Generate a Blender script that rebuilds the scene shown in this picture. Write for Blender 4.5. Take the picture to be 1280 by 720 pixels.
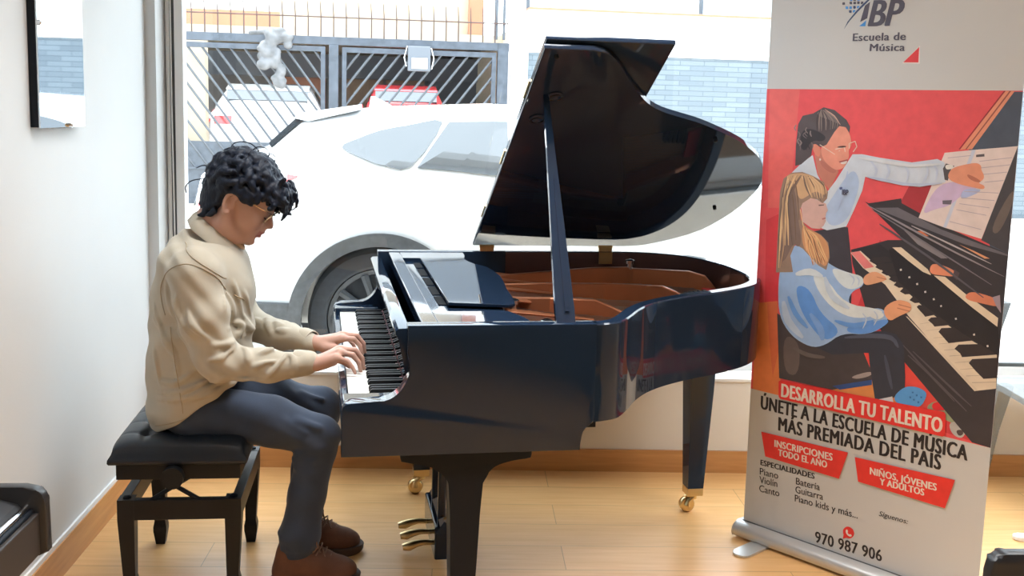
import bpy, bmesh, math, random
import numpy as np
from mathutils import Vector, Matrix
from mathutils.geometry import tessellate_polygon

for _o in list(bpy.data.objects):
    bpy.data.objects.remove(_o)
SC = bpy.context.scene
COL = SC.collection
R = math.radians

# ------------------------------------------------------------------ camera
EYE = 1.5357
FPX, CY = 1304.7, 321.65          # focal length and principal row, in pixels of a 1280x720 frame
PITCH, ROLL = .1409, .0292
_c, _s, _cr, _sr = math.cos(PITCH), math.sin(PITCH), math.cos(ROLL), math.sin(ROLL)
_fw = Vector((0, _c, -_s)); _up0 = Vector((0, _s, _c)); _r0 = Vector((1, 0, 0))
_rt = _cr*_r0 + _sr*_up0; _up = -_sr*_r0 + _cr*_up0
cam_data = bpy.data.cameras.new('camera')
cam = bpy.data.objects.new('camera', cam_data); COL.objects.link(cam)
cam.matrix_world = Matrix(((_rt.x, _up.x, -_fw.x, 0), (_rt.y, _up.y, -_fw.y, 0), (_rt.z, _up.z, -_fw.z, EYE), (0, 0, 0, 1)))
cam_data.sensor_fit = 'HORIZONTAL'; cam_data.sensor_width = 36
cam_data.lens = FPX/1280*36
cam_data.shift_y = -(360-CY)/1280
cam_data.clip_start = .05; cam_data.clip_end = 200
SC.camera = cam

# ------------------------------------------------------------------ view, sky, sun, added fill lights
vs = SC.view_settings
vs.view_transform = 'Standard'; vs.look = 'None'; vs.gamma = 1; vs.use_curve_mapping = False
vs.exposure = 0.95
SKY = 3.7
SUN = 5.0
FILL = 14.0
world = bpy.data.worlds.new('sky'); SC.world = world; world.use_nodes = True
_bg = world.node_tree.nodes['Background']
_bg.inputs[0].default_value = (.80, .90, 1.0, 1); _bg.inputs[1].default_value = SKY

def lamp(name, kind, loc, rot, energy, color=(1, 1, 1), **kw):
    d = bpy.data.lights.new(name, kind); d.energy = energy; d.color = color
    for k, v in kw.items(): setattr(d, k, v)
    o = bpy.data.objects.new(name, d); COL.objects.link(o); o.location = loc; o.rotation_euler = rot
    return o
# a high sun over the street: it floods the pavement and only grazes the room behind the glass
_sd = Vector((.05, -.07, -1.0)).normalized()
sun = lamp('sun', 'SUN', (0, 0, 12), (0, 0, 0), SUN, (1, .965, .91), angle=R(.6))
sun.rotation_euler = _sd.to_track_quat('-Z', 'Y').to_euler()
# unseen fill lights added under the ceiling to brighten the room
for _x, _y in ((-.1, 2.9), (2.0, 2.9), (-.1, .6), (2.0, .6)):
    lamp('ceiling_fill', 'AREA', (_x, _y, 2.70), (0, 0, 0), FILL, (.97, .985, 1), shape='RECTANGLE', size=1.2, size_y=.5, spread=R(110))
# ------------------------------------------------------------------ helpers
def lin(c):
    return tuple((v/255/12.92 if v/255 <= .04045 else ((v/255+.055)/1.055)**2.4) for v in c)

MATS = {}
def mat(name, col, rough=.5, metal=0., spec=.5, coat=0., noise=0., nscale=8., bump=0., bscale=60., stretch=None, trans=0., ior=1.5, sheen=0.):
    """procedural principled material; col is linear rgb"""
    if name in MATS: return MATS[name]
    m = bpy.data.materials.new(name); m.use_nodes = True
    nt = m.node_tree; b = nt.nodes['Principled BSDF']
    b.inputs['Base Color'].default_value = (*col, 1); b.inputs['Roughness'].default_value = rough
    b.inputs['Metallic'].default_value = metal; b.inputs['Specular IOR Level'].default_value = spec
    b.inputs['Coat Weight'].default_value = coat; b.inputs['Coat Roughness'].default_value = .02
    b.inputs['Transmission Weight'].default_value = trans; b.inputs['IOR'].default_value = ior
    b.inputs['Sheen Weight'].default_value = sheen
    if noise or bump:
        tc = nt.nodes.new('ShaderNodeTexCoord'); mp = nt.nodes.new('ShaderNodeMapping')
        nt.links.new(tc.outputs['Object'], mp.inputs['Vector'])
        if stretch: mp.inputs['Scale'].default_value = stretch
    if noise:
        n = nt.nodes.new('ShaderNodeTexNoise'); n.inputs['Scale'].default_value = nscale; n.inputs['Detail'].default_value = 4
        nt.links.new(mp.outputs[0], n.inputs['Vector'])
        r = nt.nodes.new('ShaderNodeValToRGB')
        r.color_ramp.elements[0].color = (*[max(0, v*(1-noise)) for v in col], 1); r.color_ramp.elements[0].position = .3
        r.color_ramp.elements[1].color = (*[min(1, v*(1+noise)) for v in col], 1); r.color_ramp.elements[1].position = .7
        nt.links.new(n.outputs['Fac'], r.inputs[0]); nt.links.new(r.outputs[0], b.inputs['Base Color'])
    if bump:
        n2 = nt.nodes.new('ShaderNodeTexNoise'); n2.inputs['Scale'].default_value = bscale; n2.inputs['Detail'].default_value = 3
        nt.links.new(mp.outputs[0], n2.inputs['Vector'])
        bp = nt.nodes.new('ShaderNodeBump'); bp.inputs['Strength'].default_value = bump; bp.inputs['Distance'].default_value = .01
        nt.links.new(n2.outputs['Fac'], bp.inputs['Height']); nt.links.new(bp.outputs[0], b.inputs['Normal'])
    MATS[name] = m
    return m

def M(name): return MATS[name]

def obj(name, me, m=None, parent=None, smooth=False, angle=None):
    o = bpy.data.objects.new(name, me); COL.objects.link(o)
    if m is not None:
        for x in (m if isinstance(m, (list, tuple)) else [m]): me.materials.append(x)
    if parent is not None: o.parent = parent
    if smooth and len(me.polygons):
        me.polygons.foreach_set('use_smooth', [True]*len(me.polygons))
        if angle: me.set_sharp_from_angle(angle=R(angle))
    return o

def from_bm(name, bm, m=None, parent=None, smooth=False, angle=40):
    bmesh.ops.recalc_face_normals(bm, faces=bm.faces)
    me = bpy.data.meshes.new(name); bm.to_mesh(me); bm.free()
    return obj(name, me, m, parent, smooth, angle)

def thing(name, label, cat, loc=(0, 0, 0), rz=0, group=None, parent=None):
    o = bpy.data.objects.new(name, None); COL.objects.link(o)
    o.location = loc; o.rotation_euler = (0, 0, rz); o.empty_display_size = .1
    if label: o['label'] = label
    if cat: o['category'] = cat
    if group: o['group'] = group
    return o

def tag(o, label, cat, group=None):
    o['label'] = label; o['category'] = cat
    if group: o['group'] = group
    return o

def struct(o):
    o['kind'] = 'structure'; return o

def bx(bm, x0, x1, y0, y1, z0, z1, bev=0.):
    """axis-aligned box, optional bevel"""
    r = bmesh.ops.create_cube(bm, size=1)
    for v in r['verts']:
        v.co = Vector((x0+(v.co.x+.5)*(x1-x0), y0+(v.co.y+.5)*(y1-y0), z0+(v.co.z+.5)*(z1-z0)))
    if bev:
        es = list({e for v in r['verts'] for e in v.link_edges})
        bmesh.ops.bevel(bm, geom=es, offset=bev, segments=2, affect='EDGES', profile=.5)

def box(name, x0, x1, y0, y1, z0, z1, m, parent=None, bev=0.):
    bm = bmesh.new(); bx(bm, x0, x1, y0, y1, z0, z1, bev)
    return from_bm(name, bm, m, parent)

def prism(bm, pts, lo, hi, axis='z', bev=0.):
    """polygon extruded along an axis. pts: 2D; axis z -> (x,y), y -> (x,z), x -> (y,z)"""
    f = {'z': lambda a, b, c: (a, b, c), 'y': lambda a, b, c: (a, c, b), 'x': lambda a, b, c: (c, a, b)}[axis]
    n = len(pts)
    A = [bm.verts.new(f(p[0], p[1], lo)) for p in pts]; B = [bm.verts.new(f(p[0], p[1], hi)) for p in pts]
    fs = [bm.faces.new(A), bm.faces.new(B[::-1])]
    for i in range(n): fs.append(bm.faces.new((A[i], B[i], B[(i+1) % n], A[(i+1) % n])))
    if bev:
        es = [e for f_ in fs[:2] for e in f_.edges]
        bmesh.ops.bevel(bm, geom=es, offset=bev, segments=2, affect='EDGES', profile=.5)
    return fs

def prism_obj(name, pts, lo, hi, m, parent=None, axis='z', bev=0., smooth=False):
    bm = bmesh.new(); prism(bm, pts, lo, hi, axis, bev)
    return from_bm(name, bm, m, parent, smooth, 35)

def tube(bm, pts, r, seg=8, closed=False, flat=1.):
    """round tube through points; r a number or list"""
    P = [Vector(p) for p in pts]; n = len(P)
    rs = r if isinstance(r, (list, tuple)) else [r]*n
    rings = []; prev = None
    for i, p in enumerate(P):
        if closed: t = P[(i+1) % n]-P[i-1]
        else: t = P[min(i+1, n-1)]-P[max(i-1, 0)]
        t.normalize()
        if prev is None:
            a = Vector((0, 0, 1)) if abs(t.z) < .9 else Vector((1, 0, 0))
            u = t.cross(a).normalized()
        else:
            u = (prev-t*prev.dot(t)).normalized()
        prev = u; w = t.cross(u)
        rings.append([bm.verts.new(p+(u*math.cos(k*2*math.pi/seg)+w*math.sin(k*2*math.pi/seg)*flat)*rs[i]) for k in range(seg)])
    m_ = n if closed else n-1
    for i in range(m_):
        a, b = rings[i], rings[(i+1) % n]
        for k in range(seg): bm.faces.new((a[k], a[(k+1) % seg], b[(k+1) % seg], b[k]))
    if not closed:
        bm.faces.new(rings[0][::-1]); bm.faces.new(rings[-1])

def tube_obj(name, pts, r, m, parent=None, seg=8, closed=False):
    bm = bmesh.new(); tube(bm, pts, r, seg, closed)
    return from_bm(name, bm, m, parent, True, 50)

def cyl(bm, c, axis, r, h, seg=24, r2=None):
    """cylinder centred at c along axis vector"""
    ax = Vector(axis).normalized()
    tube(bm, [Vector(c)-ax*h/2, Vector(c)+ax*h/2], [r, r if r2 is None else r2], seg)

def lathe(bm, prof, c=(0, 0, 0), axis='z', seg=24):
    rings = []
    for r, h in prof:
        ring = []
        for k in range(seg):
            a = k*2*math.pi/seg
            p = {'z': (r*math.cos(a), r*math.sin(a), h), 'y': (r*math.cos(a), h, r*math.sin(a)), 'x': (h, r*math.cos(a), r*math.sin(a))}[axis]
            ring.append(bm.verts.new(Vector(p)+Vector(c)))
        rings.append(ring)
    for a, b in zip(rings[:-1], rings[1:]):
        for k in range(seg): bm.faces.new((a[k], a[(k+1) % seg], b[(k+1) % seg], b[k]))
    bm.faces.new(rings[0][::-1]); bm.faces.new(rings[-1])

def loft(bm, rings, cap=True):
    V = [[bm.verts.new(p) for p in r] for r in rings]; n = len(V[0])
    for a, b in zip(V[:-1], V[1:]):
        for k in range(n): bm.faces.new((a[k], a[(k+1) % n], b[(k+1) % n], b[k]))
    if cap: bm.faces.new(V[0][::-1]); bm.faces.new(V[-1])

def catmull(pts, n=6, closed=False):
    P = [np.array(p, float) for p in pts]; out = []; N = len(P)
    rng = range(N if closed else N-1)
    for i in rng:
        p0 = P[(i-1) % N] if closed or i > 0 else 2*P[0]-P[1]
        p1 = P[i]; p2 = P[(i+1) % N]
        p3 = P[(i+2) % N] if closed or i+2 < N else 2*P[-1]-P[-2]
        for k in range(n):
            t = k/n
            out.append(tuple(.5*((2*p1)+(-p0+p2)*t+(2*p0-5*p1+4*p2-p3)*t*t+(-p0+3*p1-3*p2+p3)*t**3)))
    if not closed: out.append(tuple(P[-1]))
    return out

def copy_tree(o, parent=None):
    c = o.copy(); COL.objects.link(c)
    if parent is not None: c.parent = parent
    for ch in list(o.children): copy_tree(ch, c)
    return c

# ---- organic shapes: a smooth union of primitives on a grid, meshed with surface nets
class Field:
    def __init__(s, lo, hi, h):
        s.lo = np.array(lo, np.float32); s.h = h
        s.n = np.ceil((np.array(hi)-np.array(lo))/h).astype(int)+1
        s.F = np.full(s.n, .5, np.float32)
        s.ax = [s.lo[i]+np.arange(s.n[i], dtype=np.float32)*h for i in range(3)]
    def _sub(s, lo, hi):
        a = np.clip(np.floor((np.array(lo)-s.lo)/s.h).astype(int), 0, s.n); b = np.clip(np.ceil((np.array(hi)-s.lo)/s.h).astype(int)+1, 0, s.n)
        sl = tuple(slice(a[i], b[i]) for i in range(3))
        X = np.stack(np.meshgrid(*[s.ax[i][sl[i]] for i in range(3)], indexing='ij'), -1)
        return sl, X
    def _mix(s, sl, d, k, op):
        A = s.F[sl]
        if op == 'sub':
            d = -d
            h = np.maximum(k-np.abs(A-d), 0)/k if k > 0 else 0
            s.F[sl] = np.maximum(A, d)+h*h*k/4
        else:
            h = np.maximum(k-np.abs(A-d), 0)/k if k > 0 else 0
            s.F[sl] = np.minimum(A, d)-h*h*k/4
    def cone(s, a, b, ra, rb, k=.01, op='add', squash=None):
        """round cone; squash=(unit vector, factor) flattens it along the vector"""
        a = np.array(a, np.float32); b = np.array(b, np.float32); m = max(ra, rb)*1.3+k+.01
        f = 1.
        if squash: m = m/min(1, squash[1]) if squash[1] < 1 else m
        sl, X = s._sub(np.minimum(a, b)-m, np.maximum(a, b)+m)
        if X.size == 0: return
        if squash:
            n = np.array(squash[0], np.float32); n = n/np.linalg.norm(n); q = squash[1]
            X = a+(X-a)+((X-a)@n)[..., None]*n*(q-1); b = b+((b-a)@n)*n*(q-1)
        ab = b-a; L2 = float(ab@ab)+1e-12
        t = np.clip(((X-a)@ab)/L2, 0, 1)
        d = np.linalg.norm(X-a-t[..., None]*ab, axis=-1)-(ra+(rb-ra)*t)
        s._mix(sl, d.astype(np.float32), k, op)
    def chain(s, pts, rs, k=.01, **kw):
        for i in range(len(pts)-1): s.cone(pts[i], pts[i+1], rs[i], rs[i+1], k, **kw)
    def ell(s, c, rad, k=.01, op='add', rot=None):
        c = np.array(c, np.float32); rad = np.array(rad, np.float32); m = float(rad.max())+k+.012
        sl, X = s._sub(c-m, c+m)
        if X.size == 0: return
        D = X-c
        if rot is not None: D = D@np.array(rot, np.float32)   # columns of rot are the ellipsoid's axes
        k0 = np.linalg.norm(D/rad, axis=-1); k1 = np.linalg.norm(D/(rad*rad), axis=-1)+1e-6
        d = k0*(k0-1)/k1
        s._mix(sl, d.astype(np.float32), k, op)
    def half(s, p, n, k=.004):
        """cut away everything on the side n points to"""
        n = np.array(n, np.float32); n /= np.linalg.norm(n)
        sl, X = s._sub(s.lo, s.lo+s.n*s.h)
        d = -((X-np.array(p, np.float32))@n)
        s._mix(sl, d, k, 'sub')
    def warp(s, fn):
        sl, X = s._sub(s.lo, s.lo+s.n*s.h)
        s.F += fn(X[..., 0], X[..., 1], X[..., 2]).astype(np.float32)
    def mesh(s, name, off=(0, 0, 0), smooth=1):
        F = s.F; h = s.h
        F[0], F[-1] = 1, 1; F[:, 0], F[:, -1] = 1, 1; F[:, :, 0], F[:, :, -1] = 1, 1
        I = F < 0
        cs = [(i, j, k) for i in (0, 1) for j in (0, 1) for k in (0, 1)]
        cnt = sum(I[i:I.shape[0]-1+i, j:I.shape[1]-1+j, k:I.shape[2]-1+k].astype(np.int8) for i, j, k in cs)
        act = (cnt > 0) & (cnt < 8)
        idx = np.argwhere(act); N = len(idx)
        ids = np.full(act.shape, -1, np.int64); ids[act] = np.arange(N)
        val = np.stack([F[idx[:, 0]+i, idx[:, 1]+j, idx[:, 2]+k] for i, j, k in cs], 1)
        P = np.zeros((N, 3)); W = np.zeros(N)
        C = np.array(cs, float)
        for a in range(8):
            for b in range(a+1, 8):
                if np.abs(C[a]-C[b]).sum() == 1:
                    va, vb = val[:, a], val[:, b]; msk = (va < 0) != (vb < 0)
                    t = np.where(msk, va/np.where(msk, va-vb, 1), 0)
                    P += msk[:, None]*(C[a]+t[:, None]*(C[b]-C[a])); W += msk
        V = (idx+P/W[:, None])*h+s.lo
        Q = []
        for ax in range(3):
            o = [q for q in range(3) if q != ax]
            A = np.take(I, range(I.shape[ax]-1), ax); B = np.take(I, range(1, I.shape[ax]), ax)
            e = np.argwhere(A != B)
            ok = np.ones(len(e), bool)
            for q in o: ok &= (e[:, q] > 0) & (e[:, q] < I.shape[q]-1)
            e = e[ok]; sg = A[tuple(e.T)]
            quad = []
            for d0, d1 in ((-1, -1), (0, -1), (0, 0), (-1, 0)):
                c = e.copy(); c[:, o[0]] += d0; c[:, o[1]] += d1
                quad.append(ids[tuple(c.T)])
            quad = np.stack(quad, 1)
            flip = sg if ax != 1 else ~sg
            quad[~flip] = quad[~flip][:, ::-1]
            Q.append(quad)
        Q = np.concatenate(Q)
        for _ in range(smooth):
            S = np.zeros_like(V); n_ = np.zeros(N)
            for a in range(4):
                b = (a+1) % 4
                np.add.at(S, Q[:, a], V[Q[:, b]]); np.add.at(n_, Q[:, a], 1)
                np.add.at(S, Q[:, b], V[Q[:, a]]); np.add.at(n_, Q[:, b], 1)
            V = V*.5+.5*S/n_[:, None]
        V = V-np.array(off)
        me = bpy.data.meshes.new(name)
        me.vertices.add(N); me.vertices.foreach_set('co', V.astype(np.float32).ravel())
        me.loops.add(len(Q)*4); me.loops.foreach_set('vertex_index', Q.astype(np.int32).ravel())
        me.polygons.add(len(Q)); me.polygons.foreach_set('loop_start', np.arange(0, len(Q)*4, 4, dtype=np.int32))
        me.update(calc_edges=True); me.validate()
        return me

# ------------------------------------------------------------------ shared materials
mat('black_lacquer', (.013, .025, .049), .04, spec=.30)  # navy base carries the veiling glare over black polish
mat('black_satin', (.012, .015, .021), .45, spec=.12)
mat('brass', (.66, .50, .26), .28, metal=1)
mat('chrome', (.75, .76, .78), .15, metal=1)
mat('ivory_white', (.82, .80, .74), .18, spec=.5)
mat('ebony_black', (.008, .009, .011), .42, spec=.14)
mat('white_paint', (.80, .80, .79), .6, noise=.03, nscale=3)
# ------------------------------------------------------------------ the room
CEIL = 2.75
WO = Vector((-1.051, 4.262, 0)); WE = Vector((.99889, .0471, 0)); WN = Vector((.0471, -.99889, 0))   # window wall: origin, along, into the room
def wallpt(s, d, z): return WO+WE*s-WN*d+Vector((0, 0, z))        # d: metres outwards from the baseboard's face
LB = Vector((-1.42, 3.196, 0)); LT = Vector((-.060, .998, 0)).normalized(); LM = Vector((LT.y, -LT.x, 0))   # left wall (baseboard face), LM into the room
WALL_ANG = math.atan2(WE.y, WE.x)
LEFT_ANG = math.atan2(LT.y, LT.x)

def wood(name, base, dark, lay):
    """planks running along local x: rows of laminate with fine grain"""
    m = bpy.data.materials.new(name); m.use_nodes = True; nt = m.node_tree; b = nt.nodes['Principled BSDF']
    tc = nt.nodes.new('ShaderNodeTexCoord')
    br = nt.nodes.new('ShaderNodeTexBrick'); br.offset = .37; br.offset_frequency = 2
    br.inputs['Scale'].default_value = 1; br.inputs['Brick Width'].default_value = 1.22; br.inputs['Row Height'].default_value = .195
    br.inputs['Mortar Size'].default_value = .0016 if lay else 0; br.inputs['Mortar Smooth'].default_value = .3
    br.inputs['Color1'].default_value = (*base, 1); br.inputs['Color2'].default_value = (*[v*.93 for v in base], 1); br.inputs['Mortar'].default_value = (*[v*.55 for v in base], 1)
    nt.links.new(tc.outputs['Object'], br.inputs['Vector'])
    mp = nt.nodes.new('ShaderNodeMapping'); mp.inputs['Scale'].default_value = (1.6, 22, 22); nt.links.new(tc.outputs['Object'], mp.inputs['Vector'])
    n = nt.nodes.new('ShaderNodeTexNoise'); n.inputs['Scale'].default_value = 2.2; n.inputs['Detail'].default_value = 6; n.inputs['Distortion'].default_value = .6
    nt.links.new(mp.outputs[0], n.inputs['Vector'])
    r = nt.nodes.new('ShaderNodeValToRGB'); r.color_ramp.elements[0].position = .35; r.color_ramp.elements[1].position = .7
    r.color_ramp.elements[0].color = (*[d/v for d, v in zip(dark, base)], 1); r.color_ramp.elements[1].color = (1, 1, 1, 1)
    nt.links.new(n.outputs['Fac'], r.inputs[0])
    mx = nt.nodes.new('ShaderNodeMix'); mx.data_type = 'RGBA'; mx.blend_type = 'MULTIPLY'; mx.inputs['Factor'].default_value = 1
    nt.links.new(br.outputs['Color'], mx.inputs[6]); nt.links.new(r.outputs[0], mx.inputs[7]); nt.links.new(mx.outputs[2], b.inputs['Base Color'])
    b.inputs['Roughness'].default_value = .32; b.inputs['Specular IOR Level'].default_value = .5
    MATS[name] = m
    return m
wood('floor_laminate', (.80, .475, .205), (.72, .40, .155), True)
wood('baseboard_laminate', (.60, .30, .11), (.50, .235, .08), False)

def wall_mat(name, col, smudge):
    m = mat(name, col, .75, noise=.02, nscale=2.0, bump=.05, bscale=160)
    return m
wall_mat('plaster_white', (.63, .645, .65), 0)
wall_mat('plaster_cream', (.74, .69, .62), 0)
mat('plaster_ceiling', (.8, .8, .79), .8, noise=.01)

X0, X1, Y0, Y1 = -1.9, 4.4, -2.6, 4.9
def setbox(name, m, o, ang, x0, x1, y0, y1, z0, z1):
    ob = box(name, x0, x1, y0, y1, z0, z1, m); ob.location = o; ob.rotation_euler = (0, 0, ang)
    return struct(ob)
setbox('floor', M('floor_laminate'), WO, WALL_ANG, -1.6, 5.6, -7.4, .02, -.05, 0)
setbox('ceiling', M('plaster_ceiling'), WO, WALL_ANG, -1.6, 5.6, -7.4, .26, CEIL, CEIL+.08)
# left wall: local x runs away from the viewer along the wall, local +y points out of the room
setbox('wall_left', M('plaster_white'), LB, LEFT_ANG, -6.2, 1.30, .012, .16, 0, CEIL)
setbox('baseboard_left', M('baseboard_laminate'), LB, LEFT_ANG, -6.2, 1.062, 0, .0118, .0, .112)
setbox('trim_1', M('white_paint'), LB, LEFT_ANG, -6.2, 1.062, .004, .0119, .112, .128)
# window wall
setbox('wall_front', M('plaster_cream'), WO, WALL_ANG, -.62, 5.6, .012, .20, 0, .406)
setbox('wall_front', M('plaster_white'), WO, WALL_ANG, -.62, -.402, .012, .20, .406, CEIL)
setbox('wall_front', M('plaster_white'), WO, WALL_ANG, -.402, 5.6, .012, .20, 2.55, CEIL)
setbox('baseboard_front', M('baseboard_laminate'), WO, WALL_ANG, -.50, 5.6, 0, .0118, .0, .097)
setbox('wall_right', M('plaster_white'), WO, WALL_ANG, 5.45, 5.6, -7.4, .012, 0, CEIL)
mat('plaster_bluegrey', (.22, .26, .31), .8)
setbox('wall_back', M('plaster_bluegrey'), WO, WALL_ANG, -1.6, 5.6, -7.4, -7.25, 0, CEIL)
# windowsill slab and window
mat('aluminium', (.62, .64, .65), .3, metal=.7)
mat('gasket', (.10, .11, .11), .6)
sill = setbox('trim_2', M('white_paint'), WO, WALL_ANG, -.40, 5.44, .004, .135, .406, .418)
win = struct(thing('window_1', None, None, WO, WALL_ANG))
fb = bmesh.new()
for a, b_, z0, z1 in ((-.398, -.381, .42, 2.55), (5.38, 5.44, .42, 2.55), (-.381, 5.38, .42, .462), (-.381, 5.38, 2.49, 2.55)):
    bx(fb, a, b_, .135, .185, z0, z1, .004)
from_bm('window_frame', fb, M('white_paint'), win)
gb = bmesh.new()
bx(gb, -.381, -.361, .137, .190, .462, 2.49, .002); bx(gb, -.361, 5.38, .139, .165, .462, .478, .002)
from_bm('glazing_gasket', gb, M('gasket'), win)
gb = bmesh.new()
bx(gb, -.361, -.326, .130, .190, .478, 2.49, .003)
from_bm('glazing_bead', gb, M('white_paint'), win)
def pane_mat():
    m = bpy.data.materials.new('window_glass'); m.use_nodes = True; nt = m.node_tree
    nt.nodes.remove(nt.nodes['Principled BSDF'])
    tr = nt.nodes.new('ShaderNodeBsdfTransparent'); tr.inputs[0].default_value = (.96, .98, .975, 1)
    gl = nt.nodes.new('ShaderNodeBsdfGlossy'); gl.inputs['Roughness'].default_value = 0
    ge = nt.nodes.new('ShaderNodeNewGeometry'); dt = nt.nodes.new('ShaderNodeVectorMath'); dt.operation = 'DOT_PRODUCT'
    nt.links.new(ge.outputs['Normal'], dt.inputs[0]); nt.links.new(ge.outputs['Incoming'], dt.inputs[1])
    def mth(op, a, b_=None):
        n = nt.nodes.new('ShaderNodeMath'); n.operation = op
        for k, v in enumerate((a, b_)):
            if v is None: continue
            if isinstance(v, (int, float)): n.inputs[k].default_value = v
            else: nt.links.new(v, n.inputs[k])
        return n.outputs[0]
    fac = mth('ADD', mth('MULTIPLY', mth('POWER', mth('SUBTRACT', 1, mth('ABSOLUTE', dt.outputs['Value'])), 5), .85), .03)
    mx = nt.nodes.new('ShaderNodeMixShader')
    nt.links.new(fac, mx.inputs[0]); nt.links.new(tr.outputs[0], mx.inputs[1]); nt.links.new(gl.outputs[0], mx.inputs[2])
    nt.links.new(mx.outputs[0], nt.nodes['Material Output'].inputs[0])
    MATS['window_glass'] = m
pane_mat()
pb = bmesh.new(); bx(pb, -.330, 5.38, .155, .161, .47, 2.49)
from_bm('window_pane', pb, M('window_glass'), win)
cb = bmesh.new(); tube(cb, [(-.374, .128, 2.5), (-.373, .127, 1.5), (-.369, .126, .95), (-.362, .126, .55)], .003, 6)
cord = from_bm('window_cord', cb, M('white_paint'), None, True); cord.location = WO; cord.rotation_euler = (0, 0, WALL_ANG)
tag(cord, 'thin white cord hanging down the left window frame', 'cord')
# ------------------------------------------------------------------ the street outside
mat('asphalt', (.42, .41, .39), .9, noise=.15, nscale=14)
mat('pavement', (.62, .57, .50), .9, noise=.1, nscale=9)
mat('car_white', (.80, .81, .82), .12, coat=1.)
mat('car_red', (.62, .05, .06), .15, coat=1.)
mat('car_glass', (.030, .036, .044), .03, spec=1., coat=1.)
mat('cladding', (.060, .065, .072), .55, noise=.25, nscale=30, bump=.1)
mat('rubber', (.022, .027, .036), .7, noise=.2, nscale=40)
mat('rim_alloy', (.045, .052, .062), .5, metal=.2, noise=.15, nscale=20)
mat('lamp_red', (.70, .05, .05), .1, coat=1.)
mat('gate_steel', (.060, .070, .088), .5, metal=.2, noise=.25, nscale=12)
mat('gate_bar', (.075, .082, .095), .5, noise=.15, nscale=12)
mat('rust', (.07, .042, .036), .7, noise=.2)
mat('facade_cream', (.46, .38, .28), .85, noise=.06, nscale=4)
mat('facade_orange', (.40, .17, .10), .85, noise=.06, nscale=4)
mat('facade_white', (.82, .81, .79), .85, noise=.03)
mat('garage_grey', (.22, .20, .19), .85, noise=.1, nscale=4)
mat('garage_brown', (.30, .20, .135), .7, noise=.15, nscale=5, stretch=(6, 6, .6))
mat('garage_dark', (.12, .13, .15), .7)

setbox('sidewalk', M('pavement'), WO, WALL_ANG, -9, 12, .20, 1.02, -.10, .02)
STR = .14
SO = Vector((0, 15, 0)); SE = Vector((math.cos(STR), math.sin(STR), 0)); SN = Vector((SE.y, -SE.x, 0))
def sbox(name, m, x0, x1, y0, y1, z0, z1, parent=None):
    """box in the far side's frame: x along the street from the reference point, y away from the viewer"""
    o = box(name, x0, x1, y0, y1, z0, z1, m, parent)
    if parent is None: o.location = SO; o.rotation_euler = (0, 0, STR)
    return o
struct(sbox('street', M('asphalt'), -40, 40, -9.8, .4, -.12, 0))
struct(sbox('sidewalk', M('pavement'), -40, 40, -2.6, -.1, .0, .10))
struct(sbox('garage_floor', M('pavement'), -12, .0, -.1, 9.5, -.05, .10))
# garage shell behind the gate
struct(sbox('garage_wall', M('garage_grey'), -12, .05, 7.6, 7.8, 0, 2.7))
struct(sbox('garage_wall', M('garage_dark'), -.95, .0, 5.5, 7.6, .1, 2.3))
struct(sbox('garage_wall', M('facade_cream'), -.02, .12, .5, 7.8, 0, 2.7))
struct(sbox('garage_wall', M('garage_brown'), -6.3, -4.95, 2.4, 2.6, .1, 1.0))
struct(sbox('garage_beam', M('garage_dark'), -12, .0, 5.3, 5.6, 2.02, 2.45))
struct(sbox('garage_roof', M('facade_cream'), -12, .10, 1.6, 7.8, 2.50, 2.66))
struct(sbox('garage_wall', M('facade_orange'), -3.9, -2.9, 5.7, 5.9, .1, 2.05))
for _x in (-2.55, -1.75):
    d = sbox('garage_door', M('garage_brown'), _x, _x+.74, 5.7, 5.78, .1, 2.03)
    tag(d, 'brown timber garage door %s, far behind the bars of the right gate leaf' % ('beside the gate post' if _x < -2 else 'nearer the dark garage corner'), 'door', 'garage doors')
pc = sbox('garage_pillar', M('facade_cream'), -4.66, -4.38, .6, .9, .1, 2.5); struct(pc)
# upper storeys behind
struct(sbox('facade', M('facade_orange'), -9, -3.55, 3.2, 3.4, 2.5, 3.02))
struct(sbox('facade', M('facade_cream'), -3.55, -.2, 3.2, 3.4, 2.5, 6.5))
struct(sbox('facade', M('facade_white'), -16, -3.7, 9.0, 9.2, 2.5, 7))
struct(sbox('facade', M('facade_orange'), -.42, -.18, 3.0, 3.19, 2.5, 6.5))
struct(sbox('gate_pillar', M('facade_white'), -.10, .14, -.05, .35, 0, 2.78))
struct(sbox('facade', M('facade_white'), .14, 14, 2.2, 2.4, 2.4, 7))
for _x in (.42, 3.3):
    pp_ = sbox('downpipe', M('gate_bar'), _x, _x+.05, 2.12, 2.19, 2.9, 6)
    tag(pp_, 'thin dark downpipe on the white wall above the stone cladding, %s' % ('nearer the gate' if _x < 1 else 'farther right'), 'pipe', 'downpipes over the stone wall')
for _x, _w in ((-.34, .05), (-.22, .035)):
    pp_ = sbox('downpipe', M('gate_bar'), _x, _x+_w, .02, .07, 2.5, 6)
    tag(pp_, 'dark cable pipe rising above the right gate post, %s' % ('the thicker left one' if _x < -.3 else 'the thinner right one'), 'pipe', 'cable pipes by the gate')

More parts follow.
